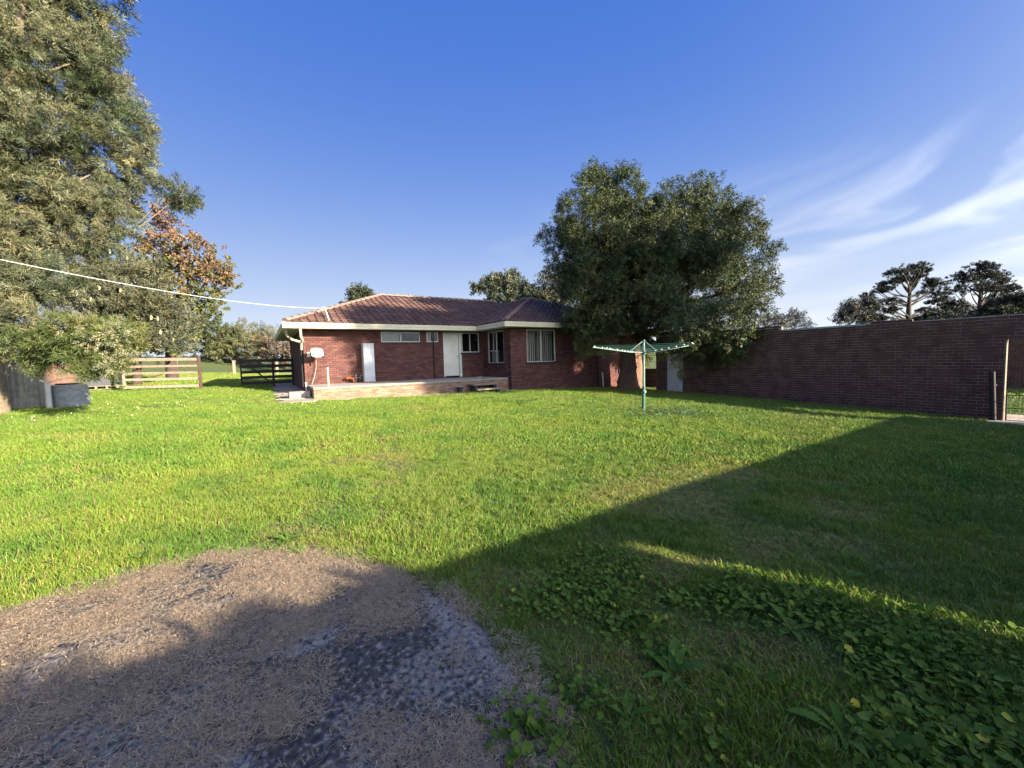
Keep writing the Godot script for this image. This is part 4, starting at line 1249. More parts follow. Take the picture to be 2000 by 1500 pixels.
func build_trees() -> void:
	# ---- the big evergreen by the wall
	var t := thing("evergreen_tree", "large dark evergreen tree with a thick gnarled trunk by the house", "tree", Vector3.ZERO)
	var base := Vector3(16.15, -0.12, -14.4)
	var bn := FastNoiseLite.new(); bn.seed = 91; bn.frequency = 1.4; bn.fractal_octaves = 4; bn.fractal_type = FastNoiseLite.FRACTAL_RIDGED
	var tb := MB.new()
	var pts := []; var rad := []
	for i in 22:
		var k := i / 21.0
		pts.append(base + Vector3(0.06 * sin(k * 3.0), -0.2 + 3.4 * k, 0.05 * sin(k * 4.0)))
		rad.append(lerpf(0.56, 0.44, minf(k * 1.4, 1.0)) + 0.16 * pow(1.0 - k, 8.0))
	tb.tube(pts, rad, 40, 0.22, bn)
	tb.smooth()
	obj(tb, "trunk", M.bark, t)
	var fl := FastNoiseLite.new(); fl.seed = 5
	for i in 70: # loose strips of bark
		var a := rr(0, TAU); var y := rr(0.1, 2.2)
		var d := Vector3(cos(a), 0, sin(a))
		var r := 0.5 + 0.14 * pow(1.0 - y / 3.2, 6.0)
		var sb := MB.new()
		var p := base + d * (r + 0.01) + Vector3(0, y, 0)
		var q := p + Vector3(rr(-0.12, 0.12), rr(0.25, 0.6), rr(-0.12, 0.12)) - d * 0.03
		sb.tube([p - d * 0.03, p.lerp(q, 0.5) + d * rr(0.01, 0.05), q - d * 0.03], [0.015, rr(0.025, 0.045), 0.012], 5)
		obj(sb, "bark_strip", M.bark, t)
	var lobes := [[14.41,9.28,-15.21,1.53], [16.12,9.68,-14.77,1.52], [17.2,8.6,-14.62,1.0], [13.02,7.63,-15.36,1.12], [13.53,6.93,-13.81,1.77], [18.50,8.69,-13.21,1.62], [19.82,8.39,-12.37,1.62], [20.51,7.93,-11.31,1.15], [15.73,6.77,-13.02,1.94], [16.99,6.11,-11.60,1.89], [19.39,6.10,-10.93,1.52], [13.00,5.51,-15.21,1.12], [13.41,4.81,-13.73,1.53], [15.40,4.51,-12.47,2.01], [17.00,4.05,-11.08,1.74], [19.31,4.48,-10.62,1.09], [12.87,3.67,-14.55,1.09], [13.50,3.5,-13.5,1.0], [15.5,3.8,-12.2,1.0], [14.7,2.7,-9.95,0.95], [16.0,2.9,-9.3,0.95], [15.9,2.19,-8.8,0.68], [16.0,1.75,-9.6,0.5], [14.84,1.8,-10.36,0.5], [20.45,4.68,-9.93,0.58], [19.78,3.73,-10.27,0.63], [12.87,2.45,-13.88,0.62], [16.5,6.6,-15.6,2.0], [18.3,6.6,-14.2,2.2], [15.0,6.0,-15.2,1.9]]
	limbs_to(t, base + Vector3(0.05, 2.9, 0), lobes.slice(0, 24), 0.42, M.bark_dark)
	var tint := mix_tint(Color(0.032, 0.052, 0.02), Color(0.12, 0.145, 0.052), 1.6, 0.3)
	crown(t, lobes, "narrow", M.leaf, 40.0, Vector2(0.7, 1.15), tint, 0.25, 0.92, 0.7, 0.0, "crown", 0.24, 0.36)
	var hang := [[14.52,1.3,-10.25,0.22, 1.5], [14.62,0.95,-10.25,0.1, 1.8], [15.9,1.35,-9.6,0.25,1.4], [15.4,1.6,-10.2,0.25,1.4], [15.7,1.7,-8.9,0.3,1.3], [14.2,2.0,-10.8,0.3,1.3], [13.2,2.1,-13.2,0.3,1.2], [12.6,2.1,-13.9,0.3,1.2]]
	crown(t, hang, "narrow", M.leaf, 45.0, Vector2(0.5, 0.8), mix_tint(Color(0.08, 0.095, 0.03), Color(0.17, 0.175, 0.065), 1.6, 0.25), -1.0, 1.0, 0.4, 0.4, "hanging_foliage", 0.55)

	# ---- tall feathery tree on the left
	t = thing("feathery_tree", "tall grey green feathery tree filling the edge of the lawn", "tree", Vector3.ZERO)
	var fb := Vector3(-5.55, gy(-5.5, -14.6), -14.7)
	tb = MB.new()
	tb.tube([fb - Vector3(0, 0.2, 0), fb + Vector3(-0.05, 1.0, -0.2), fb + Vector3(-0.05, 3.0, -0.6), fb + Vector3(0.15, 6.0, -1.0), fb + Vector3(0.5, 9.0, -1.4), fb + Vector3(0.8, 12.0, -1.9)], [0.32, 0.26, 0.22, 0.17, 0.11, 0.05], 14, 0.1, bn)
	tb.smooth()
	obj(tb, "trunk", M.bark_pale, t)
	var ll := [[-4.82,11.21,-16.70,1.40], [-3.91,11.76,-16.77,1.17], [-6.01,10.02,-16.76,1.47], [-4.91,9.31,-16.03,1.47], [-3.82,9.92,-15.98,1.19], [-3.23,10.57,-16.25,0.73], [-3.05,9.24,-16.05,0.95], [-3.95,8.08,-15.34,1.21], [-4.97,7.56,-15.34,1.15], [-2.72,8.50,-15.78,0.66], [-3.03,7.48,-15.90,0.81], [-3.80,6.74,-15.14,1.07], [-4.72,6.27,-15.09,1.02], [-2.38,7.90,-15.53,0.37], [-3.45,5.84,-15.45,0.98], [-4.33,5.18,-15.00,1.04], [-5.01,4.94,-14.94,0.75], [-2.85,6.30,-15.70,0.51], [-2.03,6.40,-15.55,0.30], [-1.46,6.84,-15.46,0.24], [-4.87,3.65,-14.52,0.73], [-4.12,3.79,-14.30,0.75], [-5.94,5.80,-15.81,1.40], [-5.95,3.66,-15.07,1.09], [-4.47,2.73,-13.84,0.5], [-3.73,2.70,-13.25,0.42], [-5.91,12.93,-17.51,1.96], [-4.07,13.23,-16.98,1.76], [-6.5,8.0,-16.5,1.6]]
	for l in ll:
		l[3] *= 0.88
		l[0] -= 0.3; l[2] -= 0.18
		var mb := MB.new()
		var k := clampf((l[1] - 2.5) / 11.0, 0.0, 1.0)
		var from := fb + Vector3(0.1 + 0.6 * k, clampf(l[1] - 1.8 - fb.y, 1.2, 11.0), -0.3 - 1.3 * k)
		limb(from, Vector3(l[0], l[1], l[2]) , 0.015 + 0.075 * l[3], 0.008, 0.12, mb)
		obj(mb, "limb", M.bark_pale, t)
	for q in [[Vector3(-5.3, 2.4, -13.8), Vector3(-3.1, 2.35, -12.4), 0.03], [Vector3(-5.3, 2.9, -13.6), Vector3(-3.6, 2.6, -12.9), 0.035], [Vector3(-5.2, 2.2, -13.9), Vector3(-3.8, 1.5, -12.9), 0.02]]:
		var mb := MB.new()
		limb(q[0], q[0] + (q[1] - q[0]) * 1.5, q[2], q[2] * 0.12, 0.06, mb)
		obj(mb, "limb", M.bark_pale, t)
	crown(t, ll, "feather", M.leaf, 30.0, Vector2(0.5, 1.0), mix_tint(Color(0.055, 0.08, 0.034), Color(0.21, 0.215, 0.125), 1.4, 0.35), -0.35, 0.75, 1.0, 0.25, "crown", 0.2, 0.16)
	var low := [[-2.98,2.33,-12.53,0.42], [-3.04,1.86,-12.29,0.32], [-3.88,2.11,-13.06,0.36], [-2.63,2.45,-12.32,0.25], [-4.3,2.3,-13.3,0.3], [-3.6,2.5,-12.8,0.3]]
	crown(t, low, "feather", M.leaf, 55.0, Vector2(0.5, 0.9), mix_tint(Color(0.07, 0.1, 0.03), Color(0.15, 0.18, 0.06), 2.0, 0.25), -0.3, 0.8, 0.5, 0.1, "low_branches")
	# ---- pale flowering shrub in front of it
	t = thing("pale_flowering_shrub", "creamy white flowering sprays at the lower edge of the tall tree", "shrub", Vector3.ZERO)
	var wb := [[-2.94,2.3,-12.03,0.34, 0.6], [-2.56,2.39,-11.80,0.24, 0.6], [-2.66,1.74,-11.59,0.22, 0.8], [-3.4,2.53,-12.39,0.26, 0.5], [-2.4,1.9,-11.6,0.14, 0.8]]
	tb = MB.new(); tb.tube([Vector3(-5.45, 1.9, -14.7), Vector3(-4.5, 2.5, -13.6), Vector3(-3.5, 2.45, -12.6), Vector3(-2.9, 2.35, -12.0)], [0.035, 0.03, 0.02, 0.012], 7); obj(tb, "stem", M.bark_dark, t)
	crown(t, wb, "flower", M.leaf, 50.0, Vector2(0.4, 0.75), mix_tint(Color(0.2, 0.21, 0.11), Color(0.42, 0.39, 0.26), 2.0, 0.15), 0.2, 0.7, 0.5)

	# ---- autumn tree behind the gate
	t = thing("autumn_tree", "spreading tree turning orange and red beyond the paddock gate", "tree", Vector3.ZERO)
	var al := [[-4.28,10.48,-34.02,1.49], [-5.50,8.86,-34.65,1.49], [-3.51,9.13,-33.44,1.49], [-2.76,7.45,-32.85,1.49], [-4.77,6.85,-34.05,1.82], [-6.46,6.90,-35.10,1.49], [-2.04,7.76,-32.42,0.73], [-3.37,5.41,-32.48,1.30], [-4.82,4.15,-33.29,1.46], [-3.04,6.37,-32.35,1.14], [-4.24,3.33,-32.26,0.9], [-5.72,4.89,-34.50,1.33], [-5.59,3.38,-33.11,0.70], [-5.0, 8.2, -35.0, 1.6]]
	var ab := Vector3(-4.9, gy(-4.9, -33.5), -33.6)
	tb = MB.new(); tb.tube([ab - Vector3(0, 0.2, 0), ab + Vector3(0, 1.5, 0), ab + Vector3(0.2, 4.0, 0.1)], [0.36, 0.28, 0.22], 10); obj(tb, "trunk", M.bark_dark, t)
	limbs_to(t, ab + Vector3(0.15, 3.2, 0.1), al, 0.24, M.bark_dark)
	var at := func(p: Vector3, _d: Vector3) -> Color:
		var k := clampf((p.y - 4.5) / 6.5 + fine.get_noise_3d(p.x * 12, p.y * 12, p.z * 12) * 0.8 + rr(-0.3, 0.3), 0, 1)
		var c := Color(0.115, 0.14, 0.045).lerp(Color(0.17, 0.14, 0.06), clampf(k * 2.0, 0, 1)).lerp(Color(0.21, 0.125, 0.08), clampf(k * 2.0 - 1.0, 0, 1))
		return c * rr(0.7, 1.2)
	crown(t, al, "broad", M.leaf_autumn, 8.0, Vector2(0.7, 1.2), at, 0.1, 0.85, 0.7, 0.0, "crown", 0.26, 0.18)
	# ---- banksia
	t = thing("banksia_bush", "rounded grey green banksia dotted with pale yellow flower spikes", "shrub", Vector3.ZERO)
	var bl := scaled_lobes([[-5.88,5.13,-23.99,1.19], [-4.59,5.09,-23.18,1.19], [-5.24,3.75,-22.90,1.16], [-4.10,3.99,-22.79,1.19], [-3.29,3.80,-22.86,0.89], [-4.58,2.67,-22.41,0.84], [-3.43,2.77,-22.29,0.76], [-5.50,2.57,-22.37,0.61], [-5.22,6.24,-24.27,0.89]], 1.17)
	var bb := Vector3(-5.3, gy(-5.3, -26.5), -26.8)
	tb = MB.new(); tb.tube([bb - Vector3(0, 0.2, 0), bb + Vector3(0.1, 1.0, 0), bb + Vector3(0.1, 2.2, 0)], [0.22, 0.17, 0.13], 9); obj(tb, "trunk", M.bark_dark, t)
	limbs_to(t, bb + Vector3(0.1, 1.6, 0), bl, 0.16, M.bark_dark)
	crown(t, bl, "big_narrow", M.leaf, 17.0, Vector2(0.6, 1.1), mix_tint(Color(0.06, 0.072, 0.04), Color(0.17, 0.175, 0.11), 1.2, 0.3), 0.4, 0.9, 0.45)
	for i in 18:
		var l: Array = bl[rng.randi_range(0, bl.size() - 1)]
		var d := (rdir() + Vector3(0.2, 0.25, 0.8)).normalized()
		var p: Vector3 = Vector3(l[0], l[1], l[2]) + d * l[3] * 0.93
		var mb := MB.new(); mb.col = Color.WHITE
		mb.tube([p, p + Vector3(0, 0.05, 0), p + Vector3(0.01, 0.16, 0), p + Vector3(0.01, 0.21, 0)], [0.03, 0.05, 0.045, 0.015], 8)
		obj(mb, "flower_spike", flower_mat(), t)
	# ---- far trees, left of the house, beyond the road
	far_tree("dark_conifer", "dark rounded conifer across the road behind the autumn tree", scaled_lobes([[-5.35,5.99,-56.77,1.72], [-4.69,4.82,-56.27,1.72], [-5.72,3.71,-56.83,1.61], [-4.2,3.4,-56.3,1.3]], 1.5), "clump", 2.6, Color(0.035, 0.05, 0.02), Color(0.09, 0.11, 0.04), M.bark_dark)
	far_tree("wattle_bush", "olive green spreading bush across the road between the gates", scaled_lobes([[-3.46,4.68,-59.04,1.84], [-1.95,3.71,-58.03,1.84], [-3.89,3.11,-56.83,1.17], [-0.41,2.99,-54.65,1.41], [-2.6,3.2,-58.0,1.5]], 1.4), "clump", 2.6, Color(0.06, 0.075, 0.03), Color(0.15, 0.16, 0.07), M.bark_dark)
	far_tree("pale_gum", "pale thin gum tree across the road beside the eave corner", scaled_lobes([[-1.44,5.86,-62.59,1.6], [0.25,5.80,-61.54,1.5], [0.9,5.2,-61.5,1.2], [-0.6, 5.0, -62.0, 1.2]], 1.4), "gum", 1.5, Color(0.1, 0.105, 0.06), Color(0.2, 0.2, 0.13), M.bark_pale)
	far_tree("brown_scrub", "low brownish scrub across the road behind the dark gate", scaled_lobes([[0.62,3.55,-54.05,1.41], [2.57,2.90,-52.79,1.3], [1.6,3.4,-53.5,1.4], [3.4,3.3,-52.5,1.3], [4.4,3.2,-52.5,1.3]], 1.4), "clump", 2.2, Color(0.09, 0.07, 0.045), Color(0.17, 0.13, 0.09), M.bark_dark)
	# ---- behind the house
	far_tree("round_pine", "small round dark pine top showing above the tiled ridge", [[10.9,10.1,-53.0,0.8], [11.6,9.7,-53.0,0.8], [10.4,9.3,-53.0,0.7], [11.1,8.6,-53,0.9], [9.9,8.3,-53,0.5]], "clump", 4.0, Color(0.03, 0.042, 0.025), Color(0.085, 0.1, 0.06), M.bark_dark)
	far_tree("spreading_pine", "spreading pine with bare limbs behind the wing roof", [[22.6,10.2,-39.6,0.65,0.5], [24.1,10.7,-38.9,0.65,0.5], [21.4,9.6,-40.2,0.58,0.4], [24.8,9.6,-38.4,0.72,0.5], [23.4,9.3,-39.0,0.65,0.5], [26.0,8.9,-37.6,0.65,0.5], [22.4,8.4,-39.5,0.65,0.5], [24.6,8.2,-38.4,0.79,0.5], [27.0,8.2,-37.0,0.65,0.5], [23.5,7.3,-39.0,0.86,0.5]], "clump", 4.2, Color(0.06, 0.08, 0.045), Color(0.16, 0.17, 0.1), M.bark_dark)
	far_tree("grey_gum", "grey green gum crown between the wing roof and the evergreen", [[28.2,10.0,-36.3,1.0,0.7], [29.2,9.2,-35.6,1.0,0.7], [27.8,8.6,-36.5,0.8,0.7], [30.2,9.8,-35.2,1.0,0.7], [28.8,7.8,-36,0.9,0.7]], "gum", 3.0, Color(0.07, 0.075, 0.05), Color(0.16, 0.165, 0.11), M.bark_pale)
	# ---- right of the yard wall
	umbrella_pine("umbrella_pine", "tall flat topped pine with bare branching trunk above the brick wall", Vector3(103.2, -0.5, -24.8), 17.0, 0)
	umbrella_pine("dense_pine", "tall full crowned pine beside the flat topped pine", Vector3(114.6, -0.5, -17.8), 17.4, 1)
	far_tree("thin_gum", "thin sparse gum left alone above the capped part of the wall", [[87.0,8.2,-28.9,1.0,0.8], [88.6,7.4,-28.2,1.1,0.8], [86.4,7.2,-29.2,0.7,0.8], [88.0,9.3,-28.5,0.6,0.8]], "gum", 1.3, Color(0.04, 0.045, 0.035), Color(0.09, 0.09, 0.07), M.bark_dark)
	far_tree("leaning_gum", "leafy gum crowded against the flat topped pine", [[90.3,9.8,-27.0,0.7,0.8], [91.0,8.4,-26.6,0.8,0.8], [89.8,7.4,-27.4,0.8,0.8], [90.2,6.2,-27.2,0.8,0.8]], "gum", 0.5, Color(0.04, 0.045, 0.035), Color(0.1, 0.1, 0.07), M.bark_dark)
	far_tree("small_cypress", "small dark cypress top between the two pines", [[85.6,5.4,-18.0,1.5,0.5], [87.4,5.2,-17.2,1.6,0.5], [84.2,4.8,-18.6,1.3,0.5], [86.5,4.2,-17.6,2.0,0.6]], "pine", 4.5, Color(0.03, 0.036, 0.025), Color(0.07, 0.08, 0.05), M.bark_dark)
	far_tree("cypress_hedge", "broad dark cypress crown at the end of the brick wall", [[93.5,6.0,-13.0,1.8,0.7], [95.6,7.4,-12.0,1.8,0.7], [97.5,7.8,-10.8,2.0,0.7], [99.0,7.0,-9.5,2.2,0.7], [96.2,5.6,-11.2,2.4,0.7], [92.0,5.2,-13.8,1.4,0.7]], "pine", 4.0, Color(0.03, 0.036, 0.025), Color(0.075, 0.085, 0.05), M.bark_dark)
	far_tree("distant_gum", "rounded distant gum between the evergreen and the capped wall", [[87.0,8.4,-41.0,1.7,0.6], [89.2,7.6,-40.0,1.4,0.6], [91.5,8.9,-38.5,1.4,0.4], [85.4,7.0,-42.0,1.6,0.6], [92.6,6.8,-38.0,1.4,0.6], [88.2,6.4,-40.6,1.8,0.6]], "gum", 1.9, Color(0.045, 0.05, 0.04), Color(0.1, 0.1, 0.075), M.bark_dark)
	# ---- shrub seen in the gap past the trunk
	far_tree("gap_shrub", "sunlit green shrub in the gap between trunk and brick wall", [[19.0,1.7,-16.3,0.8,0.9], [19.6,2.2,-16.6,0.8,0.9], [18.6,2.4,-16.5,0.6,0.9]], "oval", 40.0, Color(0.08, 0.11, 0.03), Color(0.17, 0.19, 0.06), M.bark_dark)
	# ---- tall tree beyond the wall, out of frame: it shades the house front
	var st := thing("tall_shade_tree", "tall slender tree in the next yard shading the house", "tree", Vector3.ZERO)
	var sb := Vector3(22.6, gy(22, 3), 3.0)
	tb = MB.new(); tb.tube([sb - Vector3(0, 0.3, 0), sb + Vector3(-0.1, 4, 0), sb + Vector3(-0.4, 8.5, 0)], [0.17, 0.14, 0.1], 9); obj(tb, "trunk", M.bark_pale, st)
	var sl := [[16.6,11.6,3.0,1.4,0.9], [18.0,12.2,3.0,1.4,0.8], [17.9,9.5,3.0,1.4,0.8], [16.6,9.8,3.4,1.0,0.9], [19.2,11.0,3.0,1.6,0.8], [20.0,9.3,2.6,1.4,0.8], [21.0,10.9,3.0,1.5,0.8], [21.6,9.5,2.8,1.1,0.8], [17.6,10.6,2.4,1.4,0.9], [22.2,11.3,3.0,1.2,0.8], [20.3,12.1,3.4,1.2,0.8], [17.2,8.5,3.0,0.7,0.7], [18.8,8.6,3.2,0.9,0.7], [20.6,8.5,3.0,0.8,0.7], [23.4,11.6,3.2,1.0,0.8]]
	limbs_to(st, sb + Vector3(-0.4, 8.3, 0), sl, 0.1, M.bark_pale, 0.05)
	crown(st, sl, "big_narrow", M.leaf, 30.0, Vector2(0.8, 1.3), mix_tint(Color(0.05, 0.06, 0.025), Color(0.1, 0.11, 0.05)), 0.2, 0.8, 0.4)

func flower_mat() -> Material:
	if not M.has("flower"):
		mat("flower", Color(0.42, 0.4, 0.2), 0.8)
	return M.flower

func far_tree(called: String, label: String, lobes: Array, sp: String, dens: float, a: Color, b: Color, bark: Material) -> void:
	var t := thing(called, label, "shrub" if called.ends_with("bush") or called.ends_with("shrub") or called.ends_with("scrub") else "tree", Vector3.ZERO)
	var c := Vector3.ZERO
	var lowy := 1e9; var rm := 0.0
	for l in lobes:
		c += Vector3(l[0], l[1], l[2]) / lobes.size(); lowy = minf(lowy, l[1] - l[3] * 0.5); rm += l[3] / lobes.size()
	var base := Vector3(c.x, gy(c.x, c.z) - 0.3, c.z)
	var fork := Vector3(c.x, maxf(lowy, base.y + 0.6), c.z)
	var tb := MB.new(); tb.tube([base, base.lerp(fork, 0.5) + Vector3(rr(-0.1, 0.1), 0, 0), fork], [rm * 0.2, rm * 0.16, rm * 0.13], 8); obj(tb, "trunk", bark, t)
	limbs_to(t, fork, lobes, rm * 0.13, bark, 0.1, 6)
	crown(t, lobes, sp, M.leaf, dens, Vector2(0.7, 1.2), mix_tint(a, b, 0.6, 0.3), 0.2, 0.85, 0.6)

func umbrella_pine(called: String, label: String, base: Vector3, height: float, kind: int) -> void:
	var t := thing(called, label, "tree", Vector3.ZERO)
	var rt := Vector3(0.528, 0, 0.849) * -1.0 # a horizontal spread direction
	rt = Vector3(0.849, 0, 0.528)
	var fwd := Vector3(-0.528, 0, 0.849)
	var tb := MB.new()
	tb.tube([base, base + Vector3(0.1, 5, 0), base + Vector3(-0.2, 9, 0), base + Vector3(0.1, 12, 0), base + Vector3(0.0, height - 2.0, 0)], [0.55, 0.45, 0.38, 0.25, 0.1], 10)
	obj(tb, "trunk", M.bark_dark, t)
	var lobes := []
	if kind == 0:
		for q in [[-2.6, 15.4, 1.6], [-0.9, 16.0, 1.7], [0.9, 16.1, 1.7], [2.4, 15.5, 1.4], [-4.4, 12.6, 1.2], [-5.6, 12.0, 1.0], [-3.2, 13.6, 1.1], [4.4, 13.0, 1.3], [5.6, 12.0, 1.2], [3.3, 13.8, 1.1], [-4.9, 10.2, 1.3], [-6.6, 9.4, 1.1], [-3.4, 8.6, 1.2], [5.9, 10.0, 1.1], [4.3, 8.4, 0.9], [-6.0, 7.4, 1.2], [-7.6, 6.8, 1.0], [3.0, 6.9, 1.2], [1.6, 14.4, 1.0], [-1.6, 14.2, 1.0]]:
			lobes.append([base.x + rt.x * q[0], q[1], base.z + rt.z * q[0], q[2] * 0.95, 0.24])
	else:
		for q in [[-0.6, 16.2, 1.6], [1.2, 15.7, 1.6], [-2.2, 15.0, 1.6], [2.8, 14.3, 1.6], [-3.6, 13.6, 1.5], [0.2, 14.2, 1.6], [4.2, 12.9, 1.5], [5.4, 11.8, 1.2], [-4.8, 11.6, 1.6], [-2.0, 12.2, 1.6], [2.0, 12.0, 1.5], [3.9, 10.4, 1.6], [-4.4, 9.6, 1.5], [-5.4, 8.0, 1.6], [-3.0, 8.6, 1.3], [3.2, 8.6, 1.5], [4.6, 8.0, 1.4], [-4.0, 6.6, 1.8], [2.2, 6.8, 1.6], [5.2, 6.4, 1.8]]:
			lobes.append([base.x + rt.x * q[0], q[1], base.z + rt.z * q[0], q[2] * 0.9, 0.4])
	var extra := []
	for l in lobes:
		extra.append([l[0] + fwd.x * rr(-2.5, 2.5), l[1] + rr(-0.4, 0.2), l[2] + fwd.z * rr(-2.5, 2.5), l[3] * 0.9, l[4]])
	for l in lobes + extra:
		var mb := MB.new()
		var hgt: float = clampf(l[1] - 1.0 - absf(l[3]) * 1.6, 5.0, height - 4.0)
		limb(base + Vector3(0, hgt - base.y, 0), Vector3(l[0], l[1] - 0.2, l[2]), 0.17, 0.05, 0.08, mb, 6)
		obj(mb, "limb", M.bark_dark, t)
	crown(t, lobes + extra, "pine", M.leaf, 1.5 if kind == 0 else 1.7, Vector2(0.4, 0.75), mix_tint(Color(0.03, 0.036, 0.028), Color(0.07, 0.078, 0.055), 0.6, 0.25), 0.5, 0.5, 0.6)

# ------------------------------------------------------------------ lawn
func tuft(seed_: int, count: int, radius: float, h0: float, h1: float, w: float, dry: float, lean: float) -> ArrayMesh:
	var r := RandomNumberGenerator.new(); r.seed = seed_
	var mb := MB.new()
	for i in count:
		var a := r.randf() * TAU
		var q := radius * sqrt(r.randf())
		var p := Vector3(cos(a) * q, -0.006, sin(a) * q)
		var h := r.randf_range(h0, h1)
		var la := r.randf() * TAU
		var ln := Vector3(cos(la), 0, sin(la)) * h * r.randf_range(0.15, lean)
		var fa := r.randf() * TAU
		var s := Vector3(cos(fa), 0, sin(fa)) * w * r.randf_range(0.6, 1.3) * 0.5
		var c := Color(0.1, 0.2, 0.022).lerp(Color(0.2, 0.285, 0.045), r.randf())
		if r.randf() < dry:
			c = Color(0.3, 0.23, 0.1).lerp(Color(0.2, 0.17, 0.07), r.randf())
		mb.col = c
		var m := p + ln * 0.35 + Vector3(0, h * 0.6, 0)
		var e := p + ln + Vector3(0, h * 0.92, 0)
		mb.quad(p - s, p + s, m + s * 0.8, m - s * 0.8)
		mb.tri(m - s * 0.8, m + s * 0.8, e)
	return mb.mesh()

func seen_from(x: float, z: float, margin := 1.5) -> bool:
	var zz := 0.5285 * x - 0.8489 * z
	var xx := 0.8489 * x + 0.5285 * z
	return zz > 0.5 and absf(xx) < zz * margin + 0.6

func lawn_ok(x: float, z: float) -> bool:
	if x > 1.4 and x < 17.3 and z < -15.6 and (x > 9.7 or z < -15.4) and z > -27.1:
		return false
	if x > 0.3 and x < 1.6 and z < -15.15 and z > -27.5:
		return false
	if x > 1.5 and x < 10.0 and z < -15.3 and z > -28: return false
	if x > 16.25 and x < 16.62 and z > -12.9 : return false
	if x > 15.75 and x < 18.0 and z > -2.4 and z < 0.0: return false
	if Vector2(x - 16.15, z + 14.4).length() < 0.62: return false
	return true

func build_lawn() -> void:
	var near := [tuft(1, 28, 0.055, 0.025, 0.07, 0.0042, 0.08, 1.1), tuft(2, 26, 0.06, 0.02, 0.06, 0.004, 0.16, 1.3), tuft(3, 20, 0.05, 0.03, 0.1, 0.0045, 0.05, 0.9), tuft(4, 24, 0.06, 0.012, 0.04, 0.0042, 0.45, 1.6)]
	var mid := [tuft(5, 30, 0.12, 0.03, 0.085, 0.008, 0.08, 1.0), tuft(6, 30, 0.13, 0.025, 0.07, 0.008, 0.2, 1.2), tuft(7, 26, 0.11, 0.04, 0.11, 0.008, 0.05, 0.9)]
	var far := [tuft(8, 30, 0.28, 0.04, 0.1, 0.026, 0.1, 0.9), tuft(9, 30, 0.3, 0.04, 0.12, 0.026, 0.2, 1.0)]
	var bands := [[near, 0.6, 3.6, 900.0], [near, 3.6, 6.5, 560.0], [mid, 6.5, 13.0, 210.0], [mid, 13.0, 24.0, 75.0], [far, 24.0, 62.0, 11.0]]
	var sets := {}
	for b in bands:
		var r0: float = b[1]; var r1: float = b[2]
		var area := 0.5 * (r1 * r1 - r0 * r0) * 2.05
		var cnt := int(area * b[3])
		for i in cnt:
			var rd := sqrt(lerpf(r0 * r0, r1 * r1, rng.randf()))
			var az := deg_to_rad(31.9) + rr(-1.025, 1.025)
			var x := sin(az) * rd
			var z := -cos(az) * rd
			if not lawn_ok(x, z):
				continue
			if x > 16.4 and x > 30.5: continue
			var bare := fine.get_noise_2d(x * 5.0 + 50, z * 5.0) + 0.6 * fine.get_noise_2d(x * 19.0, z * 19.0 + 70)
			if bare > 0.58 and rng.randf() < 0.6:
				continue
			if rd < 6.5:
				if in_pad(x, z):
					continue
				var pd := pad_dist(Vector2(x, z))
				if pd < 0.12 and rng.randf() < 0.4 - pd * 3.0:
					continue
			var k: int = rng.randi_range(0, b[0].size() - 1)
			if b[0] == near and bare > 0.22: k = 3 if rng.randf() < 0.6 else 1
			if b[0] == near and k == 3 and bare < 0.0 and rng.randf() < 0.7: k = 0
			var m: Mesh = b[0][k]
			var hv := fine.get_noise_2d(x * 3.0, z * 3.0 + 200) + 0.7 * fine.get_noise_2d(x * 14.0 + 30, z * 14.0)
			var sc := rr(0.75, 1.15) * (1.0 + 0.25 * hv)
			var bs := Basis(Vector3.UP, rr(0, TAU)) * Basis(Vector3.RIGHT, rr(-0.2, 0.2))
			var y := gy(x, z)
			if x > -10 and x < 20 and z > -28 and z < 5: y += 0.018 * fine.get_noise_2d(x * 12.0, z * 12.0)
			if not sets.has(m): sets[m] = [[], []]
			sets[m][0].append(Transform3D(bs.scaled(Vector3(rr(0.9, 1.2), 1, rr(0.9, 1.2)) * sc), Vector3(x, y, z)))
			var n1 := fine.get_noise_2d(x * 4.5 - 90, z * 4.5)
			var n2 := fine.get_noise_2d(x * 16.0, z * 16.0 - 90)
			var tint := Color(1, 1, 1).lerp(Color(1.25, 1.12, 1.0), clampf(n1 * 1.2 + 0.3, 0, 1)).lerp(Color(0.68, 0.85, 0.8), clampf(n2 * 1.6 + 0.15, 0, 1))
			if bare > 0.42: tint = tint.lerp(Color(1.5, 1.0, 1.5), 0.4)
			var dt := Vector2(x - 14.0, z + 12.4).length()
			if dt < 2.6 and bare > -0.15: tint = tint.lerp(Color(1.5, 0.95, 1.2), 0.6)
			sets[m][1].append(tint * rr(0.82, 1.15))
	# longer grass that the mower misses, against the walls and round posts
	for i in 520:
		var x := 16.12 - absf(rng.randfn(0, 0.1)); var z := rr(-12.8, -2.3)
		if i > 200: x = rr(1.2, 9.8); z = -15.36 + absf(rng.randfn(0, 0.08))
		if i > 360: x = rr(9.9, 15.4); z = -15.2 + absf(rng.randfn(0, 0.1))
		if i > 440: x = 9.12 + rng.randfn(0, 0.09); z = -7.64 + rng.randfn(0, 0.09)
		if i > 470: x = 16.15 + rng.randfn(0, 0.5); z = -13.75 + rng.randfn(0, 0.15)
		var m: Mesh = mid[2]
		if not sets.has(m): sets[m] = [[], []]
		var sc := rr(0.8, 1.9)
		sets[m][0].append(Transform3D(Basis(Vector3.UP, rr(0, TAU)).scaled(Vector3(0.7, sc, 0.7)), Vector3(x, gy(x, z), z)))
		sets[m][1].append(Color(1.0, 0.95, 0.95).lerp(Color(1.5, 1.1, 1.4), rng.randf() * 0.7) * rr(0.8, 1.1))
	var lawn := Node3D.new()
	lawn.name = "lawn_grass"
	add_child(lawn)
	tag(lawn, "short uneven green lawn grass covering the yard", "grass", "", "stuff")
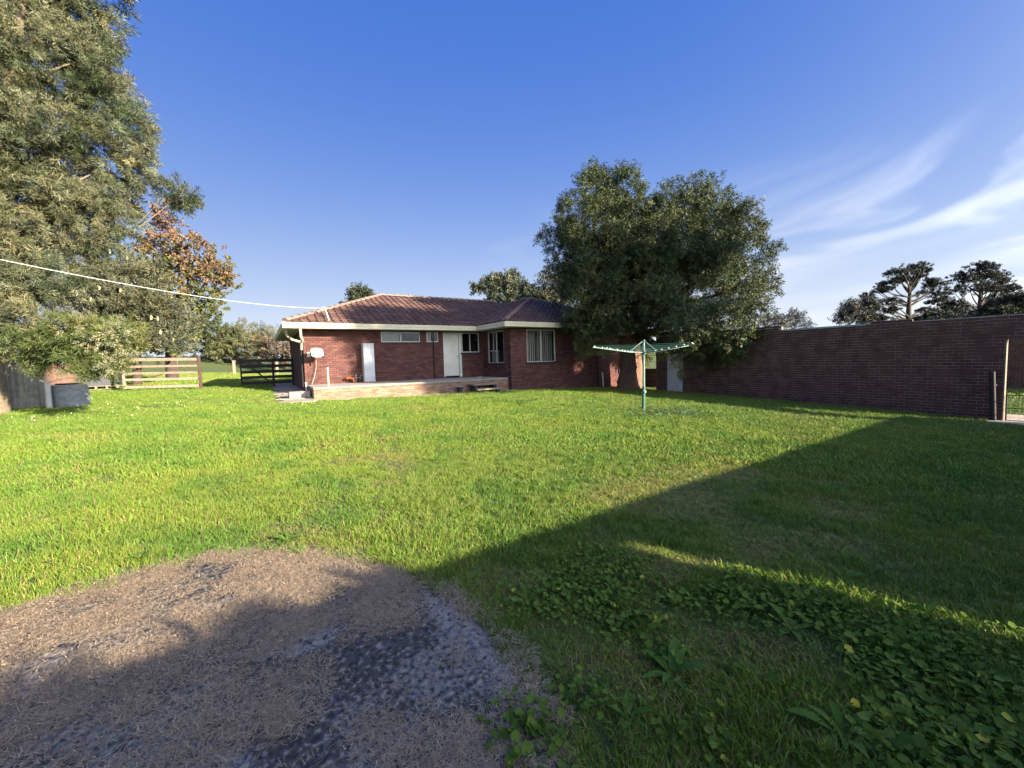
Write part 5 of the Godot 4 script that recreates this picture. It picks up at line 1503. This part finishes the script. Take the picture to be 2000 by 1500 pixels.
	for m in sets:
		var o := scatter(lawn, "grass_blades", m, M.grass, sets[m][0], sets[m][1])
		o.set_meta("kind", "stuff")

func build_foreground() -> void:
	# dead grass clippings on the pad
	var straws := []
	for v in 3:
		var r := RandomNumberGenerator.new(); r.seed = 300 + v
		var mb := MB.new()
		for i in 46:
			var a := r.randf() * TAU; var q := 0.075 * sqrt(r.randf())
			var p := Vector3(cos(a) * q, r.randf_range(0.001, 0.012), sin(a) * q)
			var d := Vector3(cos(a * 3.0 + r.randf()), r.randf_range(-0.1, 0.25), sin(a * 3.0 + r.randf())).normalized()
			var l := r.randf_range(0.018, 0.05)
			var s := d.cross(Vector3.UP).normalized() * r.randf_range(0.0005, 0.0013)
			mb.col = Color(0.35, 0.265, 0.175).lerp(Color(0.55, 0.43, 0.295), r.randf()) * r.randf_range(0.6, 1.1)
			var mid := p + d * l * 0.5 + Vector3(r.randf_range(-0.008, 0.008), r.randf_range(0, 0.006), r.randf_range(-0.008, 0.008))
			mb.quad(p - s, p + s, mid + s, mid - s)
			mb.tri(mid - s, mid + s, p + d * l)
		straws.append(mb.mesh())
	var sets := [[[], []], [[], []], [[], []]]
	for i in 19000:
		var x := rr(-4.0, 1.5)
		var z := rr(-4.3, -0.2)
		if not seen_from(x, z):
			continue
		var pd := pad_dist(Vector2(x, z))
		var inside := Geometry2D.is_point_in_polygon(Vector2(x, z), pad_poly)
		if not inside and pd > 0.14:
			continue
		var nz := fine.get_noise_2d(x * 14.0, z * 14.0) + 0.5 * fine.get_noise_2d(x * 55.0, z * 55.0)
		var cover := nz * 1.5 + 0.42
		if x < 0.75 and z < -2.2: cover += 1.1 * (1.0 - smoothstep(0.1, 0.85, pd))
		if x > 0.3 and z < -1.5: cover -= 0.5 * (1.0 - smoothstep(0.0, 0.55, absf(pd - 0.25)))
		if not inside: cover = 0.7 - pd * 5.0
		if x > 0.78 and z > -2.5 and z < -1.6 and inside: cover = 0.06
		if rng.randf() > cover:
			continue
		var k := rng.randi_range(0, 2)
		sets[k][0].append(Transform3D((Basis(Vector3.UP, rr(0, TAU)) * Basis(Vector3.RIGHT, rr(-0.08, 0.08))).scaled(Vector3.ONE * rr(0.7, 1.2)), Vector3(x, gy(x, z) + (0.014 if inside else 0.012), z)))
		sets[k][1].append(Color.WHITE * rr(0.75, 1.15))
	var lit := Node3D.new(); lit.name = "dead_grass"; add_child(lit)
	tag(lit, "dry straw coloured grass clippings strewn over the concrete pad", "dead grass", "", "stuff")
	for k in 3:
		scatter(lit, "straw", straws[k], M.straw, sets[k][0], sets[k][1]).set_meta("kind", "stuff")
	# mallow weeds
	var leaf := MB.new()
	var rl := RandomNumberGenerator.new(); rl.seed = 77
	var rim := []
	for i in 14:
		var a := -PI * 0.95 + TAU * 0.95 * i / 13.0
		var r := 1.0 + 0.1 * sin(a * 5.0)
		rim.append(Vector3(sin(a) * r, 0.16 * r + 0.05 * sin(a * 10.0), cos(a) * r))
	leaf.col = Color.WHITE
	var cn := leaf.vert(Vector3.ZERO, Vector3.UP, Color(1.15, 1.15, 1.15))
	var ids := []
	for p: Vector3 in rim:
		ids.append(leaf.vert(p, (Vector3.UP - Vector3(p.x, 0, p.z) * 0.25).normalized(), Color(0.9, 0.9, 0.9)))
	for i in 13:
		leaf.face(cn, ids[i], ids[i + 1])
	leaf.col = Color(0.9, 0.95, 0.8)
	leaf.tri(Vector3(-0.05, 0, 0), Vector3(0.05, 0, 0), Vector3(0.1, -1.6, -0.5))
	var lm := leaf.mesh()
	var tf := []; var tints := []
	for i in 34000:
		var x := rr(0.6, 4.2); var z := rr(-2.9, 0.3)
		if not seen_from(x, z): continue
		var d := fine.get_noise_2d(x * 11.0 + 5, z * 11.0) + 0.5 * fine.get_noise_2d(x * 40.0, z * 40.0)
		var pr := smoothstep(-2.4, -1.5, z + 0.3 * (x - 1.0)) * (0.5 + d * 1.6)
		if z < -2.2 + 1.54 * (x - 2.4) + 0.35 * d: pr = -1.0
		if in_pad(x, z, 0.05): pr = -1.0 if not (z > -1.5 and x > 0.66) else pr * 0.8
		if rng.randf() > pr: continue
		var s := rr(0.006, 0.0185) * (1.0 + 0.5 * d) * (1.2 if z > -1.6 else 0.8)
		var tilt := Basis(Vector3(rr(-1, 1), 0, rr(-1, 1)).normalized(), rr(0, 1.1))
		tf.append(Transform3D((tilt * Basis(Vector3.UP, rr(0, TAU))).scaled(Vector3.ONE * s), Vector3(x, gy(x, z) + rr(0.02, 0.075), z)))
		var c := Color(0.06, 0.12, 0.016).lerp(Color(0.14, 0.21, 0.035), rng.randf())
		if rng.randf() < 0.012: c = Color(0.4, 0.38, 0.05)
		tints.append(c)
	# a few in the sunlit lawn too
	for i in 1500:
		var x := rr(-4.0, 9.0); var z := rr(-9.0, -2.6)
		if in_pad(x, z, 0.05) or not seen_from(x, z): continue
		if fine.get_noise_2d(x * 9.0 - 40, z * 9.0) < 0.22 and not (x < -1.0 and z > -4.4): continue
		tf.append(Transform3D((Basis(Vector3(rr(-1, 1), 0, rr(-1, 1)).normalized(), rr(0, 0.8)) * Basis(Vector3.UP, rr(0, TAU))).scaled(Vector3.ONE * rr(0.012, 0.024)), Vector3(x, gy(x, z) + rr(0.02, 0.06), z)))
		tints.append(Color(0.07, 0.13, 0.03).lerp(Color(0.12, 0.19, 0.05), rng.randf()))
	for i in 900: # clover round the clothesline
		var p := Vector2(rng.randfn(0, 0.75), rng.randfn(0, 0.55))
		var x := 9.5 + p.x; var z := -7.1 + p.y
		tf.append(Transform3D((Basis(Vector3(rr(-1, 1), 0, rr(-1, 1)).normalized(), rr(0, 0.6)) * Basis(Vector3.UP, rr(0, TAU))).scaled(Vector3.ONE * rr(0.015, 0.032)), Vector3(x, gy(x, z) + rr(0.04, 0.1), z)))
		tints.append(Color(0.09, 0.15, 0.06).lerp(Color(0.13, 0.19, 0.09), rng.randf()))
	var wd := scatter(self, "mallow_weeds", lm, M.weed, tf, tints)
	tag(wd, "low round leaved mallow weeds spreading from the pad edge", "weeds", "", "stuff")
	# small white clover flowers in the far left lawn
	var ball := MB.new()
	ball.col = Color.WHITE
	ball.tube([Vector3(0, -0.01, 0), Vector3(0, 0.004, 0), Vector3(0, 0.016, 0), Vector3(0, 0.022, 0)], [0.004, 0.014, 0.013, 0.004], 6)
	tf = []; tints = []
	for i in 330:
		var x := rr(-5.5, 2.0); var z := rr(-22.0, -12.0)
		if not lawn_ok(x, z) or fine.get_noise_2d(x * 6.0 + 300, z * 6.0) < -0.12: continue
		tf.append(Transform3D(Basis(Vector3.UP, rr(0, TAU)).scaled(Vector3.ONE * rr(0.5, 0.95)), Vector3(x, gy(x, z) + rr(0.05, 0.09), z)))
		tints.append(Color(0.55, 0.56, 0.36) * rr(0.7, 1.0))
	var cf := scatter(self, "clover_flowers", ball.mesh(), M.weed, tf, tints)
	tag(cf, "tiny white clover flowers dotted through the lawn near the gates", "flowers", "", "stuff")
	# dock plants: long leaves in a rosette
	var spots := [[1.35, -2.05, 0.15, "beside the straw at the pad's curved edge"], [2.75, -1.5, 0.17, "alone below the strip of sunlight"], [1.75, -1.75, 0.16, "in the middle of the shaded weeds"], [1.62, -1.2, 0.2, "standing deepest in the mallow leaves"], [1.95, -0.62, 0.22, "with the longest leaves, in the darkest shade"], [2.5, -1.05, 0.17, "between two bare spots in the shade"], [-0.85, -3.95, 0.14, "in the sun on the lawn edge of the pad"], [0.1, -3.72, 0.13, "overhanging the straw in the sun"], [1.25, -1.15, 0.13, "next to the yellow mallow leaf"], [3.4, -1.1, 0.15, "in the strip of sunlight"]]
	for s in spots:
		var t := thing("dock_plant", "dock plant with long upright leaves, " + s[3], "weed", Vector3(s[0], gy(s[0], s[1]), s[1]), rr(0, TAU), "dock plants in the grass")
		var cnt := rng.randi_range(7, 11)
		for i in cnt:
			var mb := MB.new()
			var a := TAU * i / cnt + rr(-0.3, 0.3)
			var l: float = s[2] * rr(0.6, 1.1)
			var rise := rr(0.35, 1.0)
			var d := Vector3(cos(a), 0, sin(a))
			var side := Vector3(-sin(a), 0, cos(a))
			var g := Color(0.055, 0.12, 0.022).lerp(Color(0.1, 0.17, 0.035), rng.randf())
			var prev := []
			for k in 7:
				var q := k / 6.0
				var c := d * l * q * (1.0 - 0.2 * rise) + Vector3(0, l * rise * (q - 0.55 * q * q) * 1.1, 0)
				var w := l * 0.115 * sin(PI * clampf(q * 0.86 + 0.1, 0, 1)) * (1.0 + 0.12 * sin(k * 2.3 + i))
				var e := Vector3(0, w * 0.35, 0)
				var row := [c - side * w + e, c, c + side * w + e]
				if k > 0:
					mb.col = g
					mb.quad(prev[0], prev[1], row[1], row[0]); mb.quad(prev[1], prev[2], row[2], row[1])
				prev = row
			mb.smooth()
			obj(mb, "leaf", M.weed, t)

# ------------------------------------------------------------------ sky
func make_sky() -> Sky:
	var W := 1536; var H := 768
	var img := Image.create(W, H, false, Image.FORMAT_RGBF)
	var f := FastNoiseLite.new(); f.seed = 8; f.frequency = 0.55; f.fractal_octaves = 5; f.fractal_gain = 0.55
	var g := FastNoiseLite.new(); g.seed = 15; g.frequency = 0.22; g.fractal_octaves = 3
	var wv := FastNoiseLite.new(); wv.seed = 31; wv.frequency = 0.4; wv.fractal_octaves = 2
	var zen := Color(0.0145, 0.046, 0.178)
	var midc := Color(0.054, 0.122, 0.265)
	var hor := Color(0.215, 0.238, 0.262)
	var sun := Vector3(0.55, 0.4, 1.0).normalized()
	for j in H:
		var th := PI * (j + 0.5) / H
		var y := cos(th)
		for i in W:
			var c: Color
			var ph := TAU * (i + 0.5) / W
			var d := Vector3(sin(ph) * sin(th), y, -cos(ph) * sin(th))
			if y < -0.02:
				c = Color(0.075, 0.075, 0.055)
			else:
				var e := maxf(y, 0.0)
				var a := pow(1.0 - e, 4.7)
				var b := pow(1.0 - e, 2.2)
				c = zen.lerp(midc, clampf(b, 0, 1)).lerp(hor, clampf(a * 1.25, 0, 1))
				var s := maxf(d.dot(sun), 0.0)
				c += Color(0.2, 0.185, 0.155) * (0.75 * pow(s, 2.6) + 1.2 * pow(s, 40.0))
				if e > 0.015:
					# thin high cloud sheet
					var q := Vector2(d.x, d.z) / (e + 0.05)
					var al := Vector2(-0.577, 0.817)
					var u := q.dot(al); var v := q.dot(Vector2(al.y, -al.x))
					var wp := wv.get_noise_2d(u * 1.5, v * 1.5)
					var n := f.get_noise_2d(u * 0.34 + wp * 0.5, v * 1.5 + wp * 0.8)
					var reg := g.get_noise_2d(u * 0.6 + 3.0, v * 1.6)
					var flat := Vector2(d.x, d.z) / maxf(Vector2(d.x, d.z).length(), 0.01)
					var where := smoothstep(0.35, 1.0, flat.x + 0.25 * reg)
					# bright cloud added on the unseen sun side to fill the shade
					var fill_veil := smoothstep(0.32, 0.95, flat.dot(Vector2(0.482, 0.876)) + 0.3 * reg)
					where = maxf(where, fill_veil)
					var cv := clampf((n * 1.3 + reg * 1.0 + 0.12) * 1.25, 0, 1) * where * maxf(smoothstep(0.38, 0.24, e), fill_veil * smoothstep(1.0, 0.5, e))
					var low := maxf(where * smoothstep(0.24, 0.07, e), fill_veil * smoothstep(0.95, 0.25, e) * 0.9) * clampf(0.9 + reg + n * 0.5, 0, 1)
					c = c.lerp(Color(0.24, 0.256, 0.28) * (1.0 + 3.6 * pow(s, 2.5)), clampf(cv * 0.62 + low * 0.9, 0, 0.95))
			img.set_pixel(i, j, c)
	var m := PanoramaSkyMaterial.new()
	m.panorama = ImageTexture.create_from_image(img)
	var s := Sky.new()
	s.sky_material = m
	return s

func _ready() -> void:
	rng.seed = 20240
	fine.seed = 4; fine.frequency = 0.05; fine.fractal_octaves = 3
	fine.noise_type = FastNoiseLite.TYPE_SIMPLEX_SMOOTH
	# ---- camera
	var yaw := atan(488.0 / 784.0); var pitch := atan(50.0 / 784.0); var roll := 0.027
	var fw := Vector3(sin(yaw) * cos(pitch), -sin(pitch), -cos(yaw) * cos(pitch))
	var rt := fw.cross(Vector3.UP).normalized()
	var up := rt.cross(fw)
	var r2 := rt * cos(roll) - up * sin(roll)
	var u2 := rt * sin(roll) + up * cos(roll)
	var cam := Camera3D.new()
	cam.name = "camera"
	add_child(cam)
	cam.transform = Transform3D(Basis(r2, u2, -fw), CAM)
	cam.fov = rad_to_deg(2.0 * atan(750.0 / 784.0))
	cam.near = 0.05; cam.far = 2000.0
	cam.current = true
	# ---- sky, exposure
	var env := Environment.new()
	env.background_mode = Environment.BG_SKY
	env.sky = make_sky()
	env.tonemap_mode = Environment.TONE_MAPPER_LINEAR
	env.tonemap_exposure = 3.7
	env.sdfgi_enabled = true; env.ssao_enabled = true; env.ssil_enabled = true
	var we := WorldEnvironment.new()
	we.name = "environment"
	we.environment = env
	add_child(we)
	# ---- sun, low behind the right shoulder
	var sun := DirectionalLight3D.new()
	sun.name = "sun"
	add_child(sun)
	sun.look_at_from_position(Vector3.ZERO, Vector3(-0.55, -0.4, -1.0), Vector3.UP)
	sun.light_energy = 1.5
	sun.light_color = Color(1.0, 0.93, 0.83)
	sun.light_angular_distance = 0.5
	sun.shadow_enabled = true
	make_materials()
	make_sprigs()
	build_terrain()
	build_house()
	build_house_fittings()
	build_yard_wall()
	build_hoist()
	build_left()
	build_fence_behind()
	build_trees()
	build_lawn()
	build_foreground()
